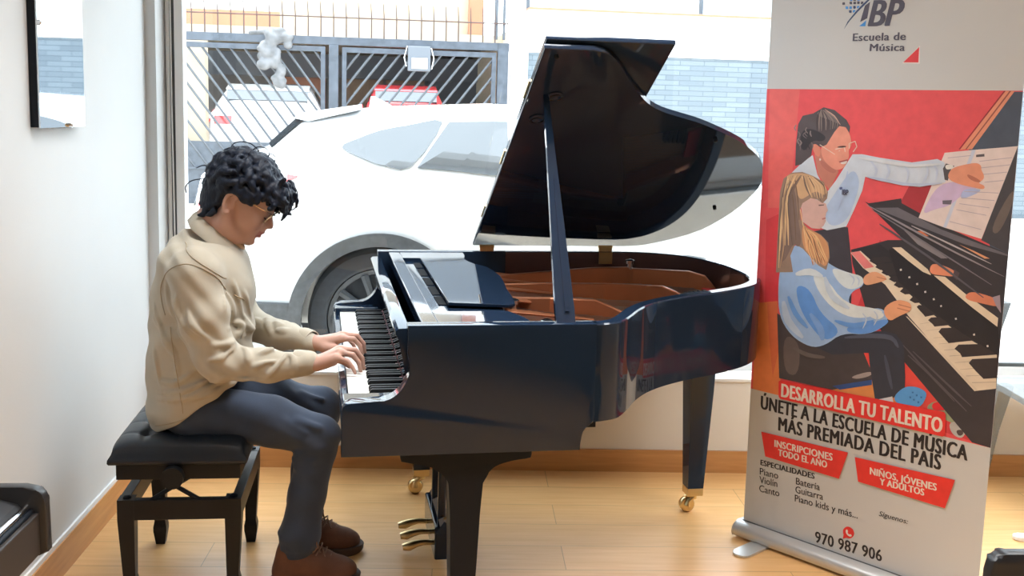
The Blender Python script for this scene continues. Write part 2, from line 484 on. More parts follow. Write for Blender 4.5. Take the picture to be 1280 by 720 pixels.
def stone_mat():
    m = bpy.data.materials.new('stone_cladding'); m.use_nodes = True; nt = m.node_tree; b = nt.nodes['Principled BSDF']
    tc = nt.nodes.new('ShaderNodeTexCoord')
    mp = nt.nodes.new('ShaderNodeMapping'); mp.inputs['Rotation'].default_value = (R(90), 0, 0)
    nt.links.new(tc.outputs['Object'], mp.inputs['Vector'])
    br = nt.nodes.new('ShaderNodeTexBrick'); br.offset = .43
    for k, v in (('Scale', 1), ('Brick Width', .36), ('Row Height', .072), ('Mortar Size', .006), ('Bias', -.1)): br.inputs[k].default_value = v
    br.inputs['Color1'].default_value = (.155, .182, .205, 1); br.inputs['Color2'].default_value = (.115, .138, .16, 1); br.inputs['Mortar'].default_value = (.085, .105, .125, 1)
    nt.links.new(mp.outputs[0], br.inputs['Vector']); nt.links.new(br.outputs['Color'], b.inputs['Base Color']); b.inputs['Roughness'].default_value = .85
    MATS['stone_cladding'] = m
stone_mat()
struct(sbox('boundary_wall', M('stone_cladding'), .14, 14, -.02, .2, 0, 2.34))
struct(sbox('boundary_wall', M('facade_white'), .14, 14, -.05, .25, 2.34, 2.93))
struct(sbox('wall_coping', M('facade_orange'), .14, 14, -.07, .27, 2.93, 2.96))

# ---- the gate: two leaves of slanting bars, posts, rails and a spiked rail on top
def place_far(o):
    o.location = SO; o.rotation_euler = (0, 0, STR)
    return o
gate = place_far(thing('metal_gate', 'grey steel garage gate with slanting bars across the street', 'gate'))
box('top_beam', -8.2, -.13, -.04, .06, 2.34, 2.45, M('gate_steel'), gate, .005)
box('centre_post', -2.63, -2.50, -.05, .05, .08, 2.34, M('gate_steel'), gate, .005)
box('side_post', -.29, -.14, -.05, .06, .08, 2.45, M('gate_steel'), gate, .005)
def bars(x0, x1, z0, z1, sl, step):
    """bars sloping sl in x for each metre down, clipped to the leaf"""
    bm = bmesh.new(); L_ = (z1-z0)*abs(sl); x = x0-L_ if sl > 0 else x0
    while x < (x1 if sl > 0 else x1+L_):
        a, b_ = (x, z1), (x+sl*(z1-z0), z0)
        t0, t1 = 0., 1.; dx = b_[0]-a[0]
        for lim, sgn in ((x0, 1), (x1, -1)):
            fa, fb_ = (a[0]-lim)*sgn, (b_[0]-lim)*sgn
            if fa < 0 and fb_ < 0: t0, t1 = 1, 0
            elif fa < 0: t0 = max(t0, fa/(fa-fb_))
            elif fb_ < 0: t1 = min(t1, fa/(fa-fb_))
        if t1-t0 > .02:
            P = [(a[0]+dx*t, 0, a[1]+(b_[1]-a[1])*t) for t in (t0, t1)]
            tube(bm, P, .016, 4)
        x += step
    return bm
for nm, x0, x1, sl in (('left', -5.6, -2.68, .74), ('right', -2.45, -.31, -.78), ('far', -8.2, -5.66, -.74)):
    fr = bmesh.new()
    bx(fr, x0, x1, -.03, .03, 2.245, 2.315); bx(fr, x0, x0+.06, -.03, .03, .12, 2.245); bx(fr, x1-.06, x1, -.03, .03, .12, 2.245)
    bx(fr, x0, x1, -.03, .03, .60, .63); bx(fr, x0, x1, -.03, .03, .12, .19)
    leaf = from_bm('gate_leaf', fr, M('gate_steel'), gate)
    from_bm('slanting_bars', bars(x0+.05, x1-.05, .6, 2.25, sl, .188), M('gate_bar'), leaf)
    box('kick_panel', x0+.05, x1-.05, .012, .022, .19, .98, M('gate_steel'), leaf)
rail = place_far(thing('spiked_railing', 'rusty spiked railing standing on top of the garage gate beam', 'railing'))
tube_obj('rail', [(-8.2, 0, 2.70), (-.15, 0, 2.72)], .011, M('rust'), rail, 6)
_x = -7.9; spk = None
while _x < -.2:
    if spk is None:
        spk = tube_obj('spike', [(0, 0, 2.44), (0, 0, 2.72), (-.012, -.02, 2.92)], [.011, .010, .005], M('rust'), rail, 6); spk.location.x = _x
    else:
        c = spk.copy(); COL.objects.link(c); c.location.x = _x
    _x += .172
# tattered cloth bundle and the meter box hung on the gate
F = Field((-3.72, -.22, 1.70), (-3.05, .1, 2.62), .012)
rnd = random.Random(4)
for i in range(26):
    x = -3.36+rnd.uniform(-.16, .2); z = rnd.uniform(2.02, 2.5)
    F.ell((x, -.08+rnd.uniform(-.03, .03), z), (rnd.uniform(.05, .09), .05, rnd.uniform(.05, .1)), .03)
for i in range(12):
    F.ell((-3.33+rnd.uniform(-.06, .06)+.03*i/12, -.08, 2.1-i*.03), (rnd.uniform(.04, .07), .04, .05), .03)
F.cone((-3.68, -.03, 2.46), (-3.3, -.03, 2.5), .03, .04, .03)
mat('dried_cloth', (.13, .13, .135), .9, noise=.4, nscale=9)
cl = place_far(obj('cloth_bundle', F.mesh('cloth_bundle', (0, 0, 0)), M('dried_cloth'), smooth=True))
tag(cl, 'pale tattered cloth bundle tied to the top of the left gate leaf', 'cloth')
mb = place_far(thing('gate_motor_box', 'dark box with a pale face hanging under the beam of the right gate leaf', 'box'))
box('housing', -1.55, -1.24, -.14, -.045, 2.02, 2.36, M('garage_dark'), mb, .01)
box('cover', -1.50, -1.28, -.155, -.141, 2.05, 2.2, M('aluminium'), mb, .006)
tube_obj('cable', [(-1.56, -.1, 2.36), (-1.6, -.1, 2.2), (-1.57, -.1, 2.08)], .008, M('white_paint'), mb, 6)
tube_obj('cable', [(-1.23, -.1, 2.34), (-1.19, -.1, 2.2), (-1.22, -.1, 2.05)], .008, M('white_paint'), mb, 6)

# ---- vehicles. local frame: x from rear wheel to front wheel, y away from the viewer's side, z up
SUV = [  # x, belt z, roof z, roof inset, bottom z
    (-.96, 1.00, 1.05, .12, .50), (-.93, 1.04, 1.16, .12, .40), (-.80, 1.10, 1.22, .15, .36), (-.58, 1.13, 1.31, .19, .34), (-.42, 1.15, 1.465, .22, .33), (-.2, 1.16, 1.505, .22, .32),
    (.0, 1.16, 1.53, .22, .32), (.6, 1.14, 1.565, .22, .32), (1.2, 1.12, 1.545, .22, .32), (1.65, 1.10, 1.43, .22, .32), (2.0, 1.09, 1.27, .2, .32), (2.2, 1.08, 1.14, .18, .32),
    (2.9, 1.02, 1.05, .16, .32), (3.4, .92, .96, .2, .32), (3.62, .78, .82, .25, .36), (3.68, .6, .66, .3, .42)]
CW = 1.84
def sec(x):
    for a, b in zip(SUV[:-1], SUV[1:]):
        if a[0] <= x <= b[0]:
            t = (x-a[0])/(b[0]-a[0]); return [a[i]+(b[i]-a[i])*t for i in range(5)]
def side_y(x, z):
    _, be, ro, ins, bo = sec(x)
    if z <= be: return .012
    return .02+(ins-.02)*min(1, (z-be)/max(.02, ro-.06-be))**1.15
def car_body(arches=True):
    bm = bmesh.new(); rings = []
    for x, be, ro, ins, bo in SUV:
        ex = .0 if -.9 < x < 3.3 else (.14 if x > 3.6 or x < -.95 else .05)
        h = [(.10+ex, bo), (.03+ex, bo+.10), (.0+ex, .62), (.012+ex, .5*(be+.62)+.05), (.02+ex, be), (ins*.55+ex*.5, be+(ro-.06-be)*.55), (ins+ex*.3, ro-.06), (ins+.10, ro-.015), (ins+.3, ro)]
        h = sorted(h, key=lambda q: 0) 
        rings.append([(x, y, z) for y, z in h]+[(x, CW-y, z) for y, z in h[::-1]])
    loft(bm, rings)
    if not arches: return bm
    bmesh.ops.recalc_face_normals(bm, faces=bm.faces)
    return bm
def arch_cut(body):
    for cx in (0, 2.75):
        cb = bmesh.new(); cyl(cb, (cx, .08, .40), (0, 1, 0), .425, .52, 40); cyl_me = bpy.data.meshes.new('cut')
        bmesh.ops.recalc_face_normals(cb, faces=cb.faces); cb.to_mesh(cyl_me); cb.free()
        cu = bpy.data.objects.new('cut', cyl_me); COL.objects.link(cu); cu.parent = body.parent
        md = body.modifiers.new('b', 'BOOLEAN'); md.operation = 'DIFFERENCE'; md.object = cu; md.solver = 'EXACT'
        dg = bpy.context.evaluated_depsgraph_get(); me = bpy.data.meshes.new_from_object(body.evaluated_get(dg))
        body.modifiers.clear(); body.data = me; bpy.data.objects.remove(cu)
def side_panel(bm, pts, off, far=False, th=.006):
    """polygon (x,z) laid on the car's side"""
    vs_ = []
    for x, z in pts:
        y = side_y(x, z)-off
        vs_.append(bm.verts.new((x, CW-y if far else y, z)))
    bm.faces.new(vs_)
def make_car(root, paint, full=True):
    body = from_bm('body', car_body(), paint, root, True, 38)
    if full:
        arch_cut(body); body.data.polygons.foreach_set('use_smooth', [True]*len(body.data.polygons)); body.data.set_sharp_from_angle(angle=R(38))
    for far in (False, True):
        q = [(-.20, 1.312), (-.12, 1.36), (.0, 1.405), (.14, 1.435), (.33, 1.458), (.155, 1.222), (.02, 1.228), (-.05, 1.245)]
        d = [(.365, 1.46), (.60, 1.468), (.68, 1.469), (.68, 1.18), (.40, 1.205), (.19, 1.218)]
        f = [(.74, 1.469), (1.1, 1.462), (1.35, 1.44), (1.62, 1.34), (1.80, 1.23), (1.80, 1.17), (.74, 1.177)]
        for nm, poly in (('quarter_window', q), ('rear_door_window', d), ('front_door_window', f)):
            b = bmesh.new(); side_panel(b, catmull(poly, 3, True) if nm == 'quarter_window' else poly, .004, far)
            g = bmesh.ops.extrude_face_region(b, geom=b.faces[:])
            for v in [e for e in g['geom'] if isinstance(e, bmesh.types.BMVert)]: v.co.y += (.004 if far else -.004)
            from_bm(nm, b, M('car_glass'), root)
    # rear window, tail lamps, roof spoiler
    b = bmesh.new(); prism(b, [(-.588, 1.322), (-.435, 1.466), (-.42, 1.44), (-.575, 1.295)], .27, CW-.27, 'y'); from_bm('rear_window', b, M('car_glass'), root)
    b = bmesh.new(); prism(b, [(-.455, 1.455), (-.43, 1.482), (-.1, 1.538), (-.1, 1.51), (-.38, 1.44)], .25, CW-.25, 'y', .006); from_bm('spoiler', b, paint, root)
    for far in (False, True):
        b = bmesh.new(); side_panel(b, [(-.42, 1.165), (-.60, 1.19), (-.90, 1.10), (-.92, 1.0), (-.62, 1.05)], .010, far)
        g = bmesh.ops.extrude_face_region(b, geom=b.faces[:])
        for v in [e for e in g['geom'] if isinstance(e, bmesh.types.BMVert)]: v.co.y += (-.03 if far else .03)
        y0 = CW-.40 if far else .13
        if not full: bx(b, -.965, -.85, y0, y0+.27, .99, 1.10)
        from_bm('tail_lamp', b, M('lamp_red'), root)
    if full:
        b = bmesh.new(); prism(b, [(.09, 1.525), (-.06, 1.515), (-.05, 1.585), (-.03, 1.588), (.05, 1.55)], CW/2-.015, CW/2+.015, 'y', .005); from_bm('antenna_fin', b, paint, root)
        for cx in (0, 2.75):
            b = bmesh.new()
            P = [(cx+math.cos(a)*.475, .40+math.sin(a)*.475) for a in np.linspace(R(-12), R(192), 40)]+[(cx+math.cos(a)*.405, .40+math.sin(a)*.405) for a in np.linspace(R(192), R(-12), 40)]
            prism(b, P, -.012, .06, 'y'); from_bm('arch_cladding', b, M('cladding'), root)
            b = bmesh.new(); cyl(b, (cx, .36, .40), (0, 1, 0), .43, .02, 32); from_bm('arch_liner', b, M('rubber'), root)
            b = bmesh.new(); lathe(b, [(.25, .30), (.35, .30), (.375, .26), (.375, .12), (.36, .085), (.29, .075), (.275, .085), (.27, .13), (.25, .30)][:-1], (cx, 0, .40), 'y', 48)
            w = from_bm('tyre', b, M('rubber'), root, True, 40)
            b = bmesh.new(); lathe(b, [(.272, .13), (.268, .095), (.245, .10), (.235, .16), (.05, .16), (.045, .12), (.0005, .115)], (cx, 0, .40), 'y', 48)
            for k in range(10):
                a = k*math.pi/5; c_, s_ = math.cos(a), math.sin(a)
                tube(b, [(cx+c_*.04, .125, .40+s_*.04), (cx+c_*.15, .112, .40+s_*.15), (cx+c_*.25, .108, .40+s_*.25)], [.028, .02, .024], 6)
            from_bm('wheel_rim', b, M('rim_alloy'), w, True, 40)
        b = bmesh.new(); prism(b, [(-.95, .52), (-.46, .50), (-.43, .30), (-.90, .34)], -.008, .08, 'y', .004); prism(b, [(.43, .47), (2.32, .47), (2.32, .28), (.43, .28)], -.008, .08, 'y', .004); prism(b, [(3.18, .50), (3.6, .52), (3.55, .34), (3.18, .30)], -.004, .08, 'y', .004)
        from_bm('sill_cladding', b, M('cladding'), root)
        for x in (.52, 1.55):
            b = bmesh.new(); tube(b, [(x, .0, .98), (x+.03, -.03, .985), (x+.19, -.03, .985), (x+.22, .0, .98)], .012, 8); from_bm('door_handle', b, paint, root, True)
    return root
CP = Vector((0, 5.5, 0))
suv = thing('white_suv', 'white SUV parked right outside the shop window behind the piano', 'car', CP+SE*(-.70), STR)
make_car(suv, M('car_white'))
def far_pt(x, y, z): return SO+SE*x-SN*y+Vector((0, 0, z))
hb = thing('parked_hatchback', 'white hatchback parked behind the left gate leaf, seen from the rear', 'car', far_pt(-2.75, 1.95, .11), STR+R(90))
make_car(hb, M('car_white'), False); hb.scale = (.92, .92, 1.10)
rc = thing('parked_car', 'red car in the garage with only its roof showing above the white SUV', 'car', far_pt(-.85, 1.9, .10), STR+R(90))
make_car(rc, M('car_red'), False); rc.scale = (.9, .72, 1.14)
for r_ in (hb, rc):
    for x in (0, 2.75):
        for y in (.0, CW-.22):
            b = bmesh.new(); lathe(b, [(.001, .0), (.22, .01), (.33, .02), (.35, .05), (.35, .18), (.3, .21), (.001, .2)], (x, y, .35), 'y', 24)
            from_bm('wheel', b, M('rubber'), r_, True, 40)
# ------------------------------------------------------------------ the grand piano. local frame: x to the tail, y away from the viewer (bass side), z up
TH = .1862; PO = Vector((-.4308, 2.6543, 0)); PW = 1.4745; ZR = .9654
def pl(u, v, z=0):
    return PO+Vector((u*math.cos(TH)-v*math.sin(TH), u*math.sin(TH)+v*math.cos(TH), z))
BL, BS = M('black_lacquer'), M('black_satin')
mat('iron_plate', (.40, .155, .075), .30, metal=.55, spec=.5, noise=.08, nscale=5)
mat('plate_edge', (.66, .40, .28), .3, metal=.5)
mat('soundboard_spruce', (.46, .26, .13), .45, noise=.15, nscale=6, stretch=(1, 20, 1))
mat('felt_red', (.55, .03, .04), .9)
mat('felt_pink', (.62, .28, .30), .9)
mat('string_steel', (.30, .31, .33), .3, metal=.9)
mat('rim_inside', (.095, .055, .055), .25, coat=.4)
piano = thing('grand_piano', 'black glossy grand piano with its lid propped open in front of the window', 'piano', PO, TH)

near = [(.68, .0025), (.707, .008), (.752, .03), (.783, .07), (.814, .12), (.845, .175), (.875, .222), (.92, .28), (.969, .328), (1.02, .368), (1.075, .405), (1.13, .437), (1.19, .467), (1.279, .521), (1.36, .58), (1.43, .655), (1.478, .74), (1.503, .83), (1.513, .925)]
farp = [(1.513, 1.03), (1.503, 1.13), (1.475, 1.25), (1.43, 1.34), (1.36, 1.41), (1.27, 1.455), (1.17, 1.472), (1.05, 1.4745), (.68, 1.4745)]
RIM = catmull(near+farp[:-1], 4)+[farp[-1]]
def inset(P, d):
    out = []
    for i, p in enumerate(P):
        a = np.array(P[max(i-1, 0)]); b = np.array(P[min(i+1, len(P)-1)]); t = (b-a)/np.linalg.norm(b-a)
        out.append((p[0]-t[1]*d, p[1]+t[0]*d))
    return out
INR = inset(RIM, .042)
bm = bmesh.new()
n_ = len(RIM); V = {}
for key, P, z in (('ob', RIM, .69), ('ot', RIM, ZR-.004), ('o2', inset(RIM, .004), ZR), ('i2', inset(RIM, .038), ZR), ('it', INR, ZR-.004), ('ib', INR, .69)):
    V[key] = [bm.verts.new((p[0], p[1], z)) for p in P]
seq = ['ob', 'ot', 'o2', 'i2', 'it', 'ib']
rf = []
for k in range(6):
    A, B = V[seq[k]], V[seq[(k+1) % 6]]
    for i in range(n_-1):
        f = bm.faces.new((A[i], A[i+1], B[i+1], B[i]))
        if k == 4: f.material_index = 1
for i in (0, n_-1): bm.faces.new([V[s][i] for s in seq] if i else [V[s][i] for s in seq][::-1])
from_bm('rim', bm, [BL, M('rim_inside')], piano, True, 25)
arm = [(-.005, .611), (.645, .611), (.645, .652), (.648, .664), (.656, .677), (.668, .686), (.681, .69), (.681, ZR), (.166, ZR), (.168, .917)]
arm += catmull([(.174, .866), (.171, .834), (.156, .799), (.129, .772), (.095, .760)], 4)+[(.022, .759), (.006, .755), (-.002, .748), (-.005, .738)]
for lo, hi in ((0, .05), (PW-.05, PW)):
    b = bmesh.new(); prism(b, arm, lo, hi, 'y', .003); from_bm('arm', b, BL, piano, True, 30)
box('keybed', .0, .64, .05, PW-.05, .614, .664, BS, piano, .003)
box('key_slip', -.003, .018, .05, PW-.05, .664, .728, BL, piano, .004)
for lo, hi in ((.05, .126), (PW-.126, PW-.05)): box('key_block', .0, .168, lo, hi, .664, .752, BL, piano, .004)
box('belly', .60, .64, .05, PW-.05, .664, .80, BS, piano)
# keyboard: 52 white keys (tops with a front lip) and 36 black keys
kf = box('key_frame', .03, .20, .126, PW-.126, .664, .705, BS, piano)
KW = (PW-.252)/52
b = bmesh.new(); bx(b, .020, .178, .0006, KW-.0006, .706, .7375, .0012); bx(b, .0185, .0215, .0006, KW-.0006, .729, .7377)
wk = from_bm('white_key', b, M('ivory_white'), kf); wk.location.y = .126
bm = bmesh.new(); loft(bm, [[(x, y, z) for y, z in ((-.0066, .7376), (.0066, .7376), (.0066, zt-.003), (.0048, zt), (-.0048, zt), (-.0066, zt-.003))] for x, zt in ((.076, .7405), (.080, .7480), (.084, .7495), (.178, .7495))])
bk = from_bm('black_key', bm, M('ebony_black'), kf); first = True
for i in range(52):
    # bass end is at the far side (y = PW); note letter by white key counted from the bass: A B C D E F G
    y = PW-.126-(i+1)*KW
    if i:
        c = wk.copy(); COL.objects.link(c); c.location.y = y
    else: wk.location.y = y
    if i < 51 and i % 7 in (0, 2, 3, 5, 6):
        if first: bk.location.y = y; first = False
        else:
            c = bk.copy(); COL.objects.link(c); c.location.y = y
# bass is far: keys run from the far end; sharp sits between key i and i+1 (towards the viewer)
box('name_felt', .172, .180, .126, PW-.126, .738, .7425, M('felt_pink'), piano)
fall = bmesh.new()
prism(fall, [(.181, .742), (.196, .742), (.178, .935), (.176, .944), (.166, .946), (.146, .945), (.138, .938), (.138, .928), (.148, .918)], .058, PW-.058, 'y', .002)
from_bm('fallboard', fall, BL, piano, True, 30)
tb = bmesh.new(); tube(tb, [(.170, y, .80) for y in (.14, PW-.14)], .004, 8)
box('front_rail', .208, .252, .05, PW-.05, .925, .9625, BL, piano, .003)
box('shelf', .252, .475, .20, PW-.21, .940, .950, BL, piano, .002)
for nm, pts in (('side_ledge', [(.252, .05), (.252, .208), (.47, .208), (.485, .165), (.50, .11), (.51, .05)]), ('side_ledge', [(.252, PW-.05), (.252, 1.262), (.486, 1.252), (.50, 1.33), (.505, PW-.05)])):
    b = bmesh.new(); prism(b, pts, .942, .9625, 'z', .002); from_bm(nm, b, BL, piano)
dpts = [(.312, .318), (.486, .278), (.508, .30), (.513, .335), (.5185, .40), (.527, .55), (.543, .70), (.549, .80), (.546, .92), (.539, 1.0), (.520, 1.05), (.497, 1.09), (.486, 1.15), (.480, 1.238), (.316, 1.238)]
b = bmesh.new(); prism(b, dpts, .957, .967, 'z', .002); from_bm('music_desk', b, BL, piano)
mat('slot_black', (.006, .006, .007), .9, spec=.1)
sl = bmesh.new()
for a, c in ((.36, .50), (.53, .68), (.71, .86), (.90, 1.05), (1.08, 1.2)): bx(sl, .288, .312, a, c, .9501, .9525)  # black strips on the shelf paint the darkness of open gaps
from_bm('desk_slots', sl, M('slot_black'), piano)
# inside: soundboard, cast plate, ribs, strings, felts
inner = [p for p in inset(RIM, .0405)]
sb = [(.60, .052)]+inner+[(.60, PW-.052)]
b = bmesh.new(); prism(b, sb, .80, .835, 'z'); from_bm('soundboard', b, M('soundboard_spruce'), piano)
bm = bmesh.new()
web = [(.44, .052), (.60, .052), (.71, .06), (.75, .10), (.80, .17), (.86, .26), (.79, .48), (.74, .66), (.78, .80), (.72, 1.0), (.80, 1.12), (.78, 1.36), (.66, 1.42), (.44, 1.42)]
prism(bm, web, .852, .866, 'z', .003)
# perimeter flange following the curve
fl = [(p[0], p[1]) for p in inset(RIM, .0405)]; fi = inset(RIM, .10)
for i in range(0, n_-1):
    vs_ = [bm.verts.new((*fl[i], .858)), bm.verts.new((*fl[i+1], .858)), bm.verts.new((*fi[i+1], .852)), bm.verts.new((*fi[i], .852))]
    bm.faces.new(vs_)
from_bm('iron_plate', bm, M('iron_plate'), piano)
def rib(path, zs, th=.022, zb=.845):
    """upright rib of the cast plate: centre line in plan and its top heights"""
    P = [np.array(p) for p in path]; rings = []
    for i, p in enumerate(P):
        t = P[min(i+1, len(P)-1)]-P[max(i-1, 0)]; t = t/np.linalg.norm(t); nn = np.array([-t[1], t[0]])
        a, c = p-nn*th/2, p+nn*th/2; zt = zs[i]
        rings.append([(a[0]-nn[0]*.006, a[1]-nn[1]*.006, zb), (c[0]+nn[0]*.006, c[1]+nn[1]*.006, zb), (c[0], c[1], zt-.004), (c[0]-nn[0]*.004, c[1]-nn[1]*.004, zt), (a[0]+nn[0]*.004, a[1]+nn[1]*.004, zt), (a[0], a[1], zt-.004)])
    bm = bmesh.new(); loft(bm, rings)
    return from_bm('plate_rib', bm, [M('iron_plate')], piano)
rib([(.52, 1.21), (.80, 1.235), (1.0, 1.25), (1.14, 1.25), (1.165, 1.25), (1.36, 1.15), (1.42, 1.13), (1.46, 1.12)], [.895, .915, .928, .930, .925, .930, .915, .872])
rib([(.56, 1.09), (.75, 1.0), (.95, .90), (1.15, .845), (1.20, .835), (1.27, .82)], [.890, .910, .924, .924, .905, .862])
rib([(.55, .80), (.70, .66), (.84, .61), (.88, .59), (.95, .56), (1.0, .54)], [.895, .918, .920, .905, .875, .858])
rib([(.54, .40), (.66, .30), (.76, .25), (.83, .23)], [.892, .900, .888, .860])
for v0 in (1.30, 1.15, .95, .72, .5, .3):
    b = bmesh.new(); tube(b, [(.515, v0, .905), (.80, v0-.02, .878)], [.018, .008], 8, flat=.5)
    from_bm('plate_web', b, M('iron_plate'), piano, True)
b = bmesh.new(); lathe(b, [(.012, .0), (.012, .02), (.02, .022), (.02, .034), (.006, .04)], (1.15, 1.25, .922), 'z', 12); bolt = from_bm('plate_bolt', b, M('chrome'), piano, True, 40)
for u, v, z in ((.55, 1.02, .868), (.58, .70, .868), (.62, .36, .868)):
    c = bolt.copy(); COL.objects.link(c); c.location = (u-1.15, v-1.25, z-.922)
bm = bmesh.new()
for i in range(88):
    t = i/87; v0 = .09+1.28*t
    u1 = np.interp(v0, [.09, .25, .42, .55, .75, 1.0, 1.37], [.66, .74, .90, 1.02, 1.26, 1.40, 1.36]); v1 = v0-.02-.10*t
    d = Vector((u1-.52, v1-v0, 0)).normalized(); w = Vector((-d.y, d.x, 0))*.0007
    z = .872
    q = [Vector((.52, v0, z))-w, Vector((.52, v0, z))+w, Vector((u1, v1, z-.006))+w, Vector((u1, v1, z-.006))-w]
    a = [bm.verts.new(p) for p in q]; c = [bm.verts.new(p-Vector((0, 0, .0014))) for p in q]
    bm.faces.new(a); bm.faces.new(c[::-1])
    for k in range(4): bm.faces.new((a[k], c[k], c[(k+1) % 4], a[(k+1) % 4]))
st = from_bm('strings', bm, M('string_steel'), piano); st['kind'] = 'stuff'
bm = bmesh.new()
for i in range(34):
    v = .075+.30*i/33; u = .668+.12*(i/33)**1.3
    bx(bm, u-.006, u+.010, v-.0035, v+.0035, .866, .892+.004*(i % 2), 0)
from_bm('damper_row', bm, M('felt_pink'), piano)
for pts in ([(.79, .14), (.84, .20), (.93, .30), (.90, .36), (.80, .24)], [(1.40, 1.00), (1.452, .98), (1.452, 1.16), (1.41, 1.2)]):
    b = bmesh.new(); prism(b, pts, .8585, .868, 'z', .002); from_bm('string_felt', b, M('felt_red'), piano)
b = bmesh.new()
for k in range(5): prism(b, [(1.30+k*.018, .80), (1.312+k*.018, .80), (1.318+k*.018, 1.05), (1.306+k*.018, 1.05)], .8365, .866+.002*k, 'z')
from_bm('bridge', b, M('black_satin'), piano)
# lid: main panel hinged on the far side, tilted 30 degrees; front flap folded back on top of it
LA = R(30); HV, HZ = 1.45, 1.005
lidp = [(.558, .045), (.70, .045), (.752, .062), (.80, .12), (.85, .20), (.90, .27), (.946, .327), (1.005, .374), (1.084, .411), (1.166, .448), (1.302, .532), (1.389, .602), (1.467, .686), (1.524, .79), (1.55, .88), (1.559, .962), (1.537, 1.148), (1.474, 1.317), (1.41, 1.39), (1.341, 1.445), (1.27, 1.485), (1.20, 1.498), (1.08, 1.500), (.556, 1.500)]
lid = bpy.data.objects.new('lid', None); COL.objects.link(lid); lid.parent = piano; lid.location = (0, HV, HZ); lid.rotation_euler = (-LA, 0, 0); lid.empty_display_size = .1
def lpanel(name, pts, z0, z1, parent, bev=.004):
    b = bmesh.new(); prism(b, [(u, v-HV) for u, v in pts], z0, z1, 'z', bev); return from_bm(name, b, BL, parent, True, 25)
lc = lidp[:2]+catmull(lidp[1:22], 3)[1:]+lidp[22:]
lpanel('lid_panel', lc, 0, .019, lid)
flap = lpanel('lid_flap', [(.563, .035), (.945, .035), (.945, 1.495), (.563, 1.495)], .024, .041, lid)
for v in (.3, .75, 1.2):
    tb = bmesh.new(); tube(tb, [(.557, v-HV-.05, .021), (.557, v-HV+.05, .021)], .0045, 8); from_bm('flap_hinge', tb, M('brass'), lid, True)
for (u, v) in ((.614, .44), (.643, .30)):
    b = bmesh.new(); lathe(b, [(.026, .0), (.026, -.004), (.018, -.006), (.012, -.002), (.001, -.001)], (u, v-HV, 0), 'z', 20); from_bm('prop_cup', b, M('black_lacquer'), lid, True, 40)
for (u, v) in ((.60, .08), (1.45, 1.10), (1.25, .55)):
    b = bmesh.new(); lathe(b, [(.007, .0), (.007, -.008), (.004, -.010)], (u, v-HV, 0), 'z', 12); from_bm('rubber_bumper', b, M('black_satin'), lid, True, 40)
for u in (.605, 1.10):
    b = bmesh.new(); bx(b, u-.028, u+.028, 1.4275, 1.4318, .915, .963, 0); tube(b, [(u-.03, 1.44, .985), (u+.03, 1.44, .985)], .006, 8)
    bx(b, u-.028, u+.028, 1.436, 1.446, .963, .985)
    for du in (-.018, 0, .018): cyl(b, (u+du, 1.4268, .93), (0, 1, 0), .004, .003, 8)
    from_bm('lid_hinge', b, M('brass'), piano)
# prop stick from the near rim to the lid
top = Vector((.614, HV-(HV-.457)*1.0, 1.578)); bot = Vector((.598, .028, .955))
ax = (top-bot).normalized(); side = Vector((1, 0, 0)); side = (side-ax*side.dot(ax)).normalized(); thk = ax.cross(side)
rings = []
for t, w in ((0, .026), (.06, .027), (.3, .022), (.75, .012), (1.0, .0085)):
    c = bot+(top-bot)*t
    rings.append([c-side*w-thk*.009, c+side*w-thk*.009, c+side*w+thk*.009, c-side*w+thk*.009])
b = bmesh.new(); loft(b, rings); from_bm('prop_stick', b, BL, piano)
b = bmesh.new(); rings = []
for t, w in ((.05, .005), (.5, .006), (.62, .003)):
    c = bot+(top-bot)*t-thk*.011+side*.004
    rings.append([c-side*w-thk*.003, c+side*w-thk*.003, c+side*w+thk*.003, c-side*w+thk*.003])
loft(b, rings); from_bm('short_prop', b, BL, piano)
# legs with brass ferrules and casters
def caster(parent, u, v, dr, zt=.105, half=.031):
    b = bmesh.new(); bx(b, u-half, u+half, v-half, v+half, zt-.028, zt+.004, .003); f = from_bm('ferrule', b, M('brass'), parent)
    b = bmesh.new(); cu = u+dr*.022
    cyl(b, (u, v, zt-.035), (0, 0, 1), .018, .02, 16)
    for s in (-1, 1): tube(b, [(u+dr*.004, v+s*.017, zt-.034), (cu, v+s*.019, zt-.05), (cu+dr*.004, v+s*.019, .030)], [.010, .009, .012], 8)
    cyl(b, (cu, v, .030), (0, 1, 0), .005, .044, 10); from_bm('caster_fork', b, M('brass'), f, True, 40)
    b = bmesh.new(); lathe(b, [(.006, -.014), (.026, -.014), (.030, -.009), (.030, .009), (.026, .014), (.006, .014)], (cu, v, .030), 'y', 24); from_bm('caster_wheel', b, M('brass'), f, True, 40)
legp = [(.16, .611), (.16, .567), (.163, .556)]+catmull([(.20, .549), (.245, .538), (.278, .515), (.299, .488)], 4)+[(.302, .40), (.306, .235), (.310, .108), (.374, .108), (.381, .235), (.388, .40), (.3915, .488)]+catmull([(.405, .512), (.43, .535), (.475, .549), (.53, .556)], 4)+[(.533, .567), (.533, .611)]
for v in (.15, PW-.15):
    b = bmesh.new(); prism(b, legp, v-.042, v+.042, 'y', .003); lg = from_bm('leg', b, BS if v < 1 else BL, piano, True, 30)
    caster(lg, .342, v, -1)
tu, tv = 1.375, 1.02
b = bmesh.new()
loft(b, [[(tu+s*hx, tv+t*hx, z) for s, t in ((-1, -1), (1, -1), (1, 1), (-1, 1))] for z, hx in ((.69, .062), (.665, .062), (.655, .052), (.645, .049), (.50, .046), (.098, .031))])
tl = from_bm('leg', b, BL, piano); bmt = None
caster(tl, tu, tv, -1, .098, .032)
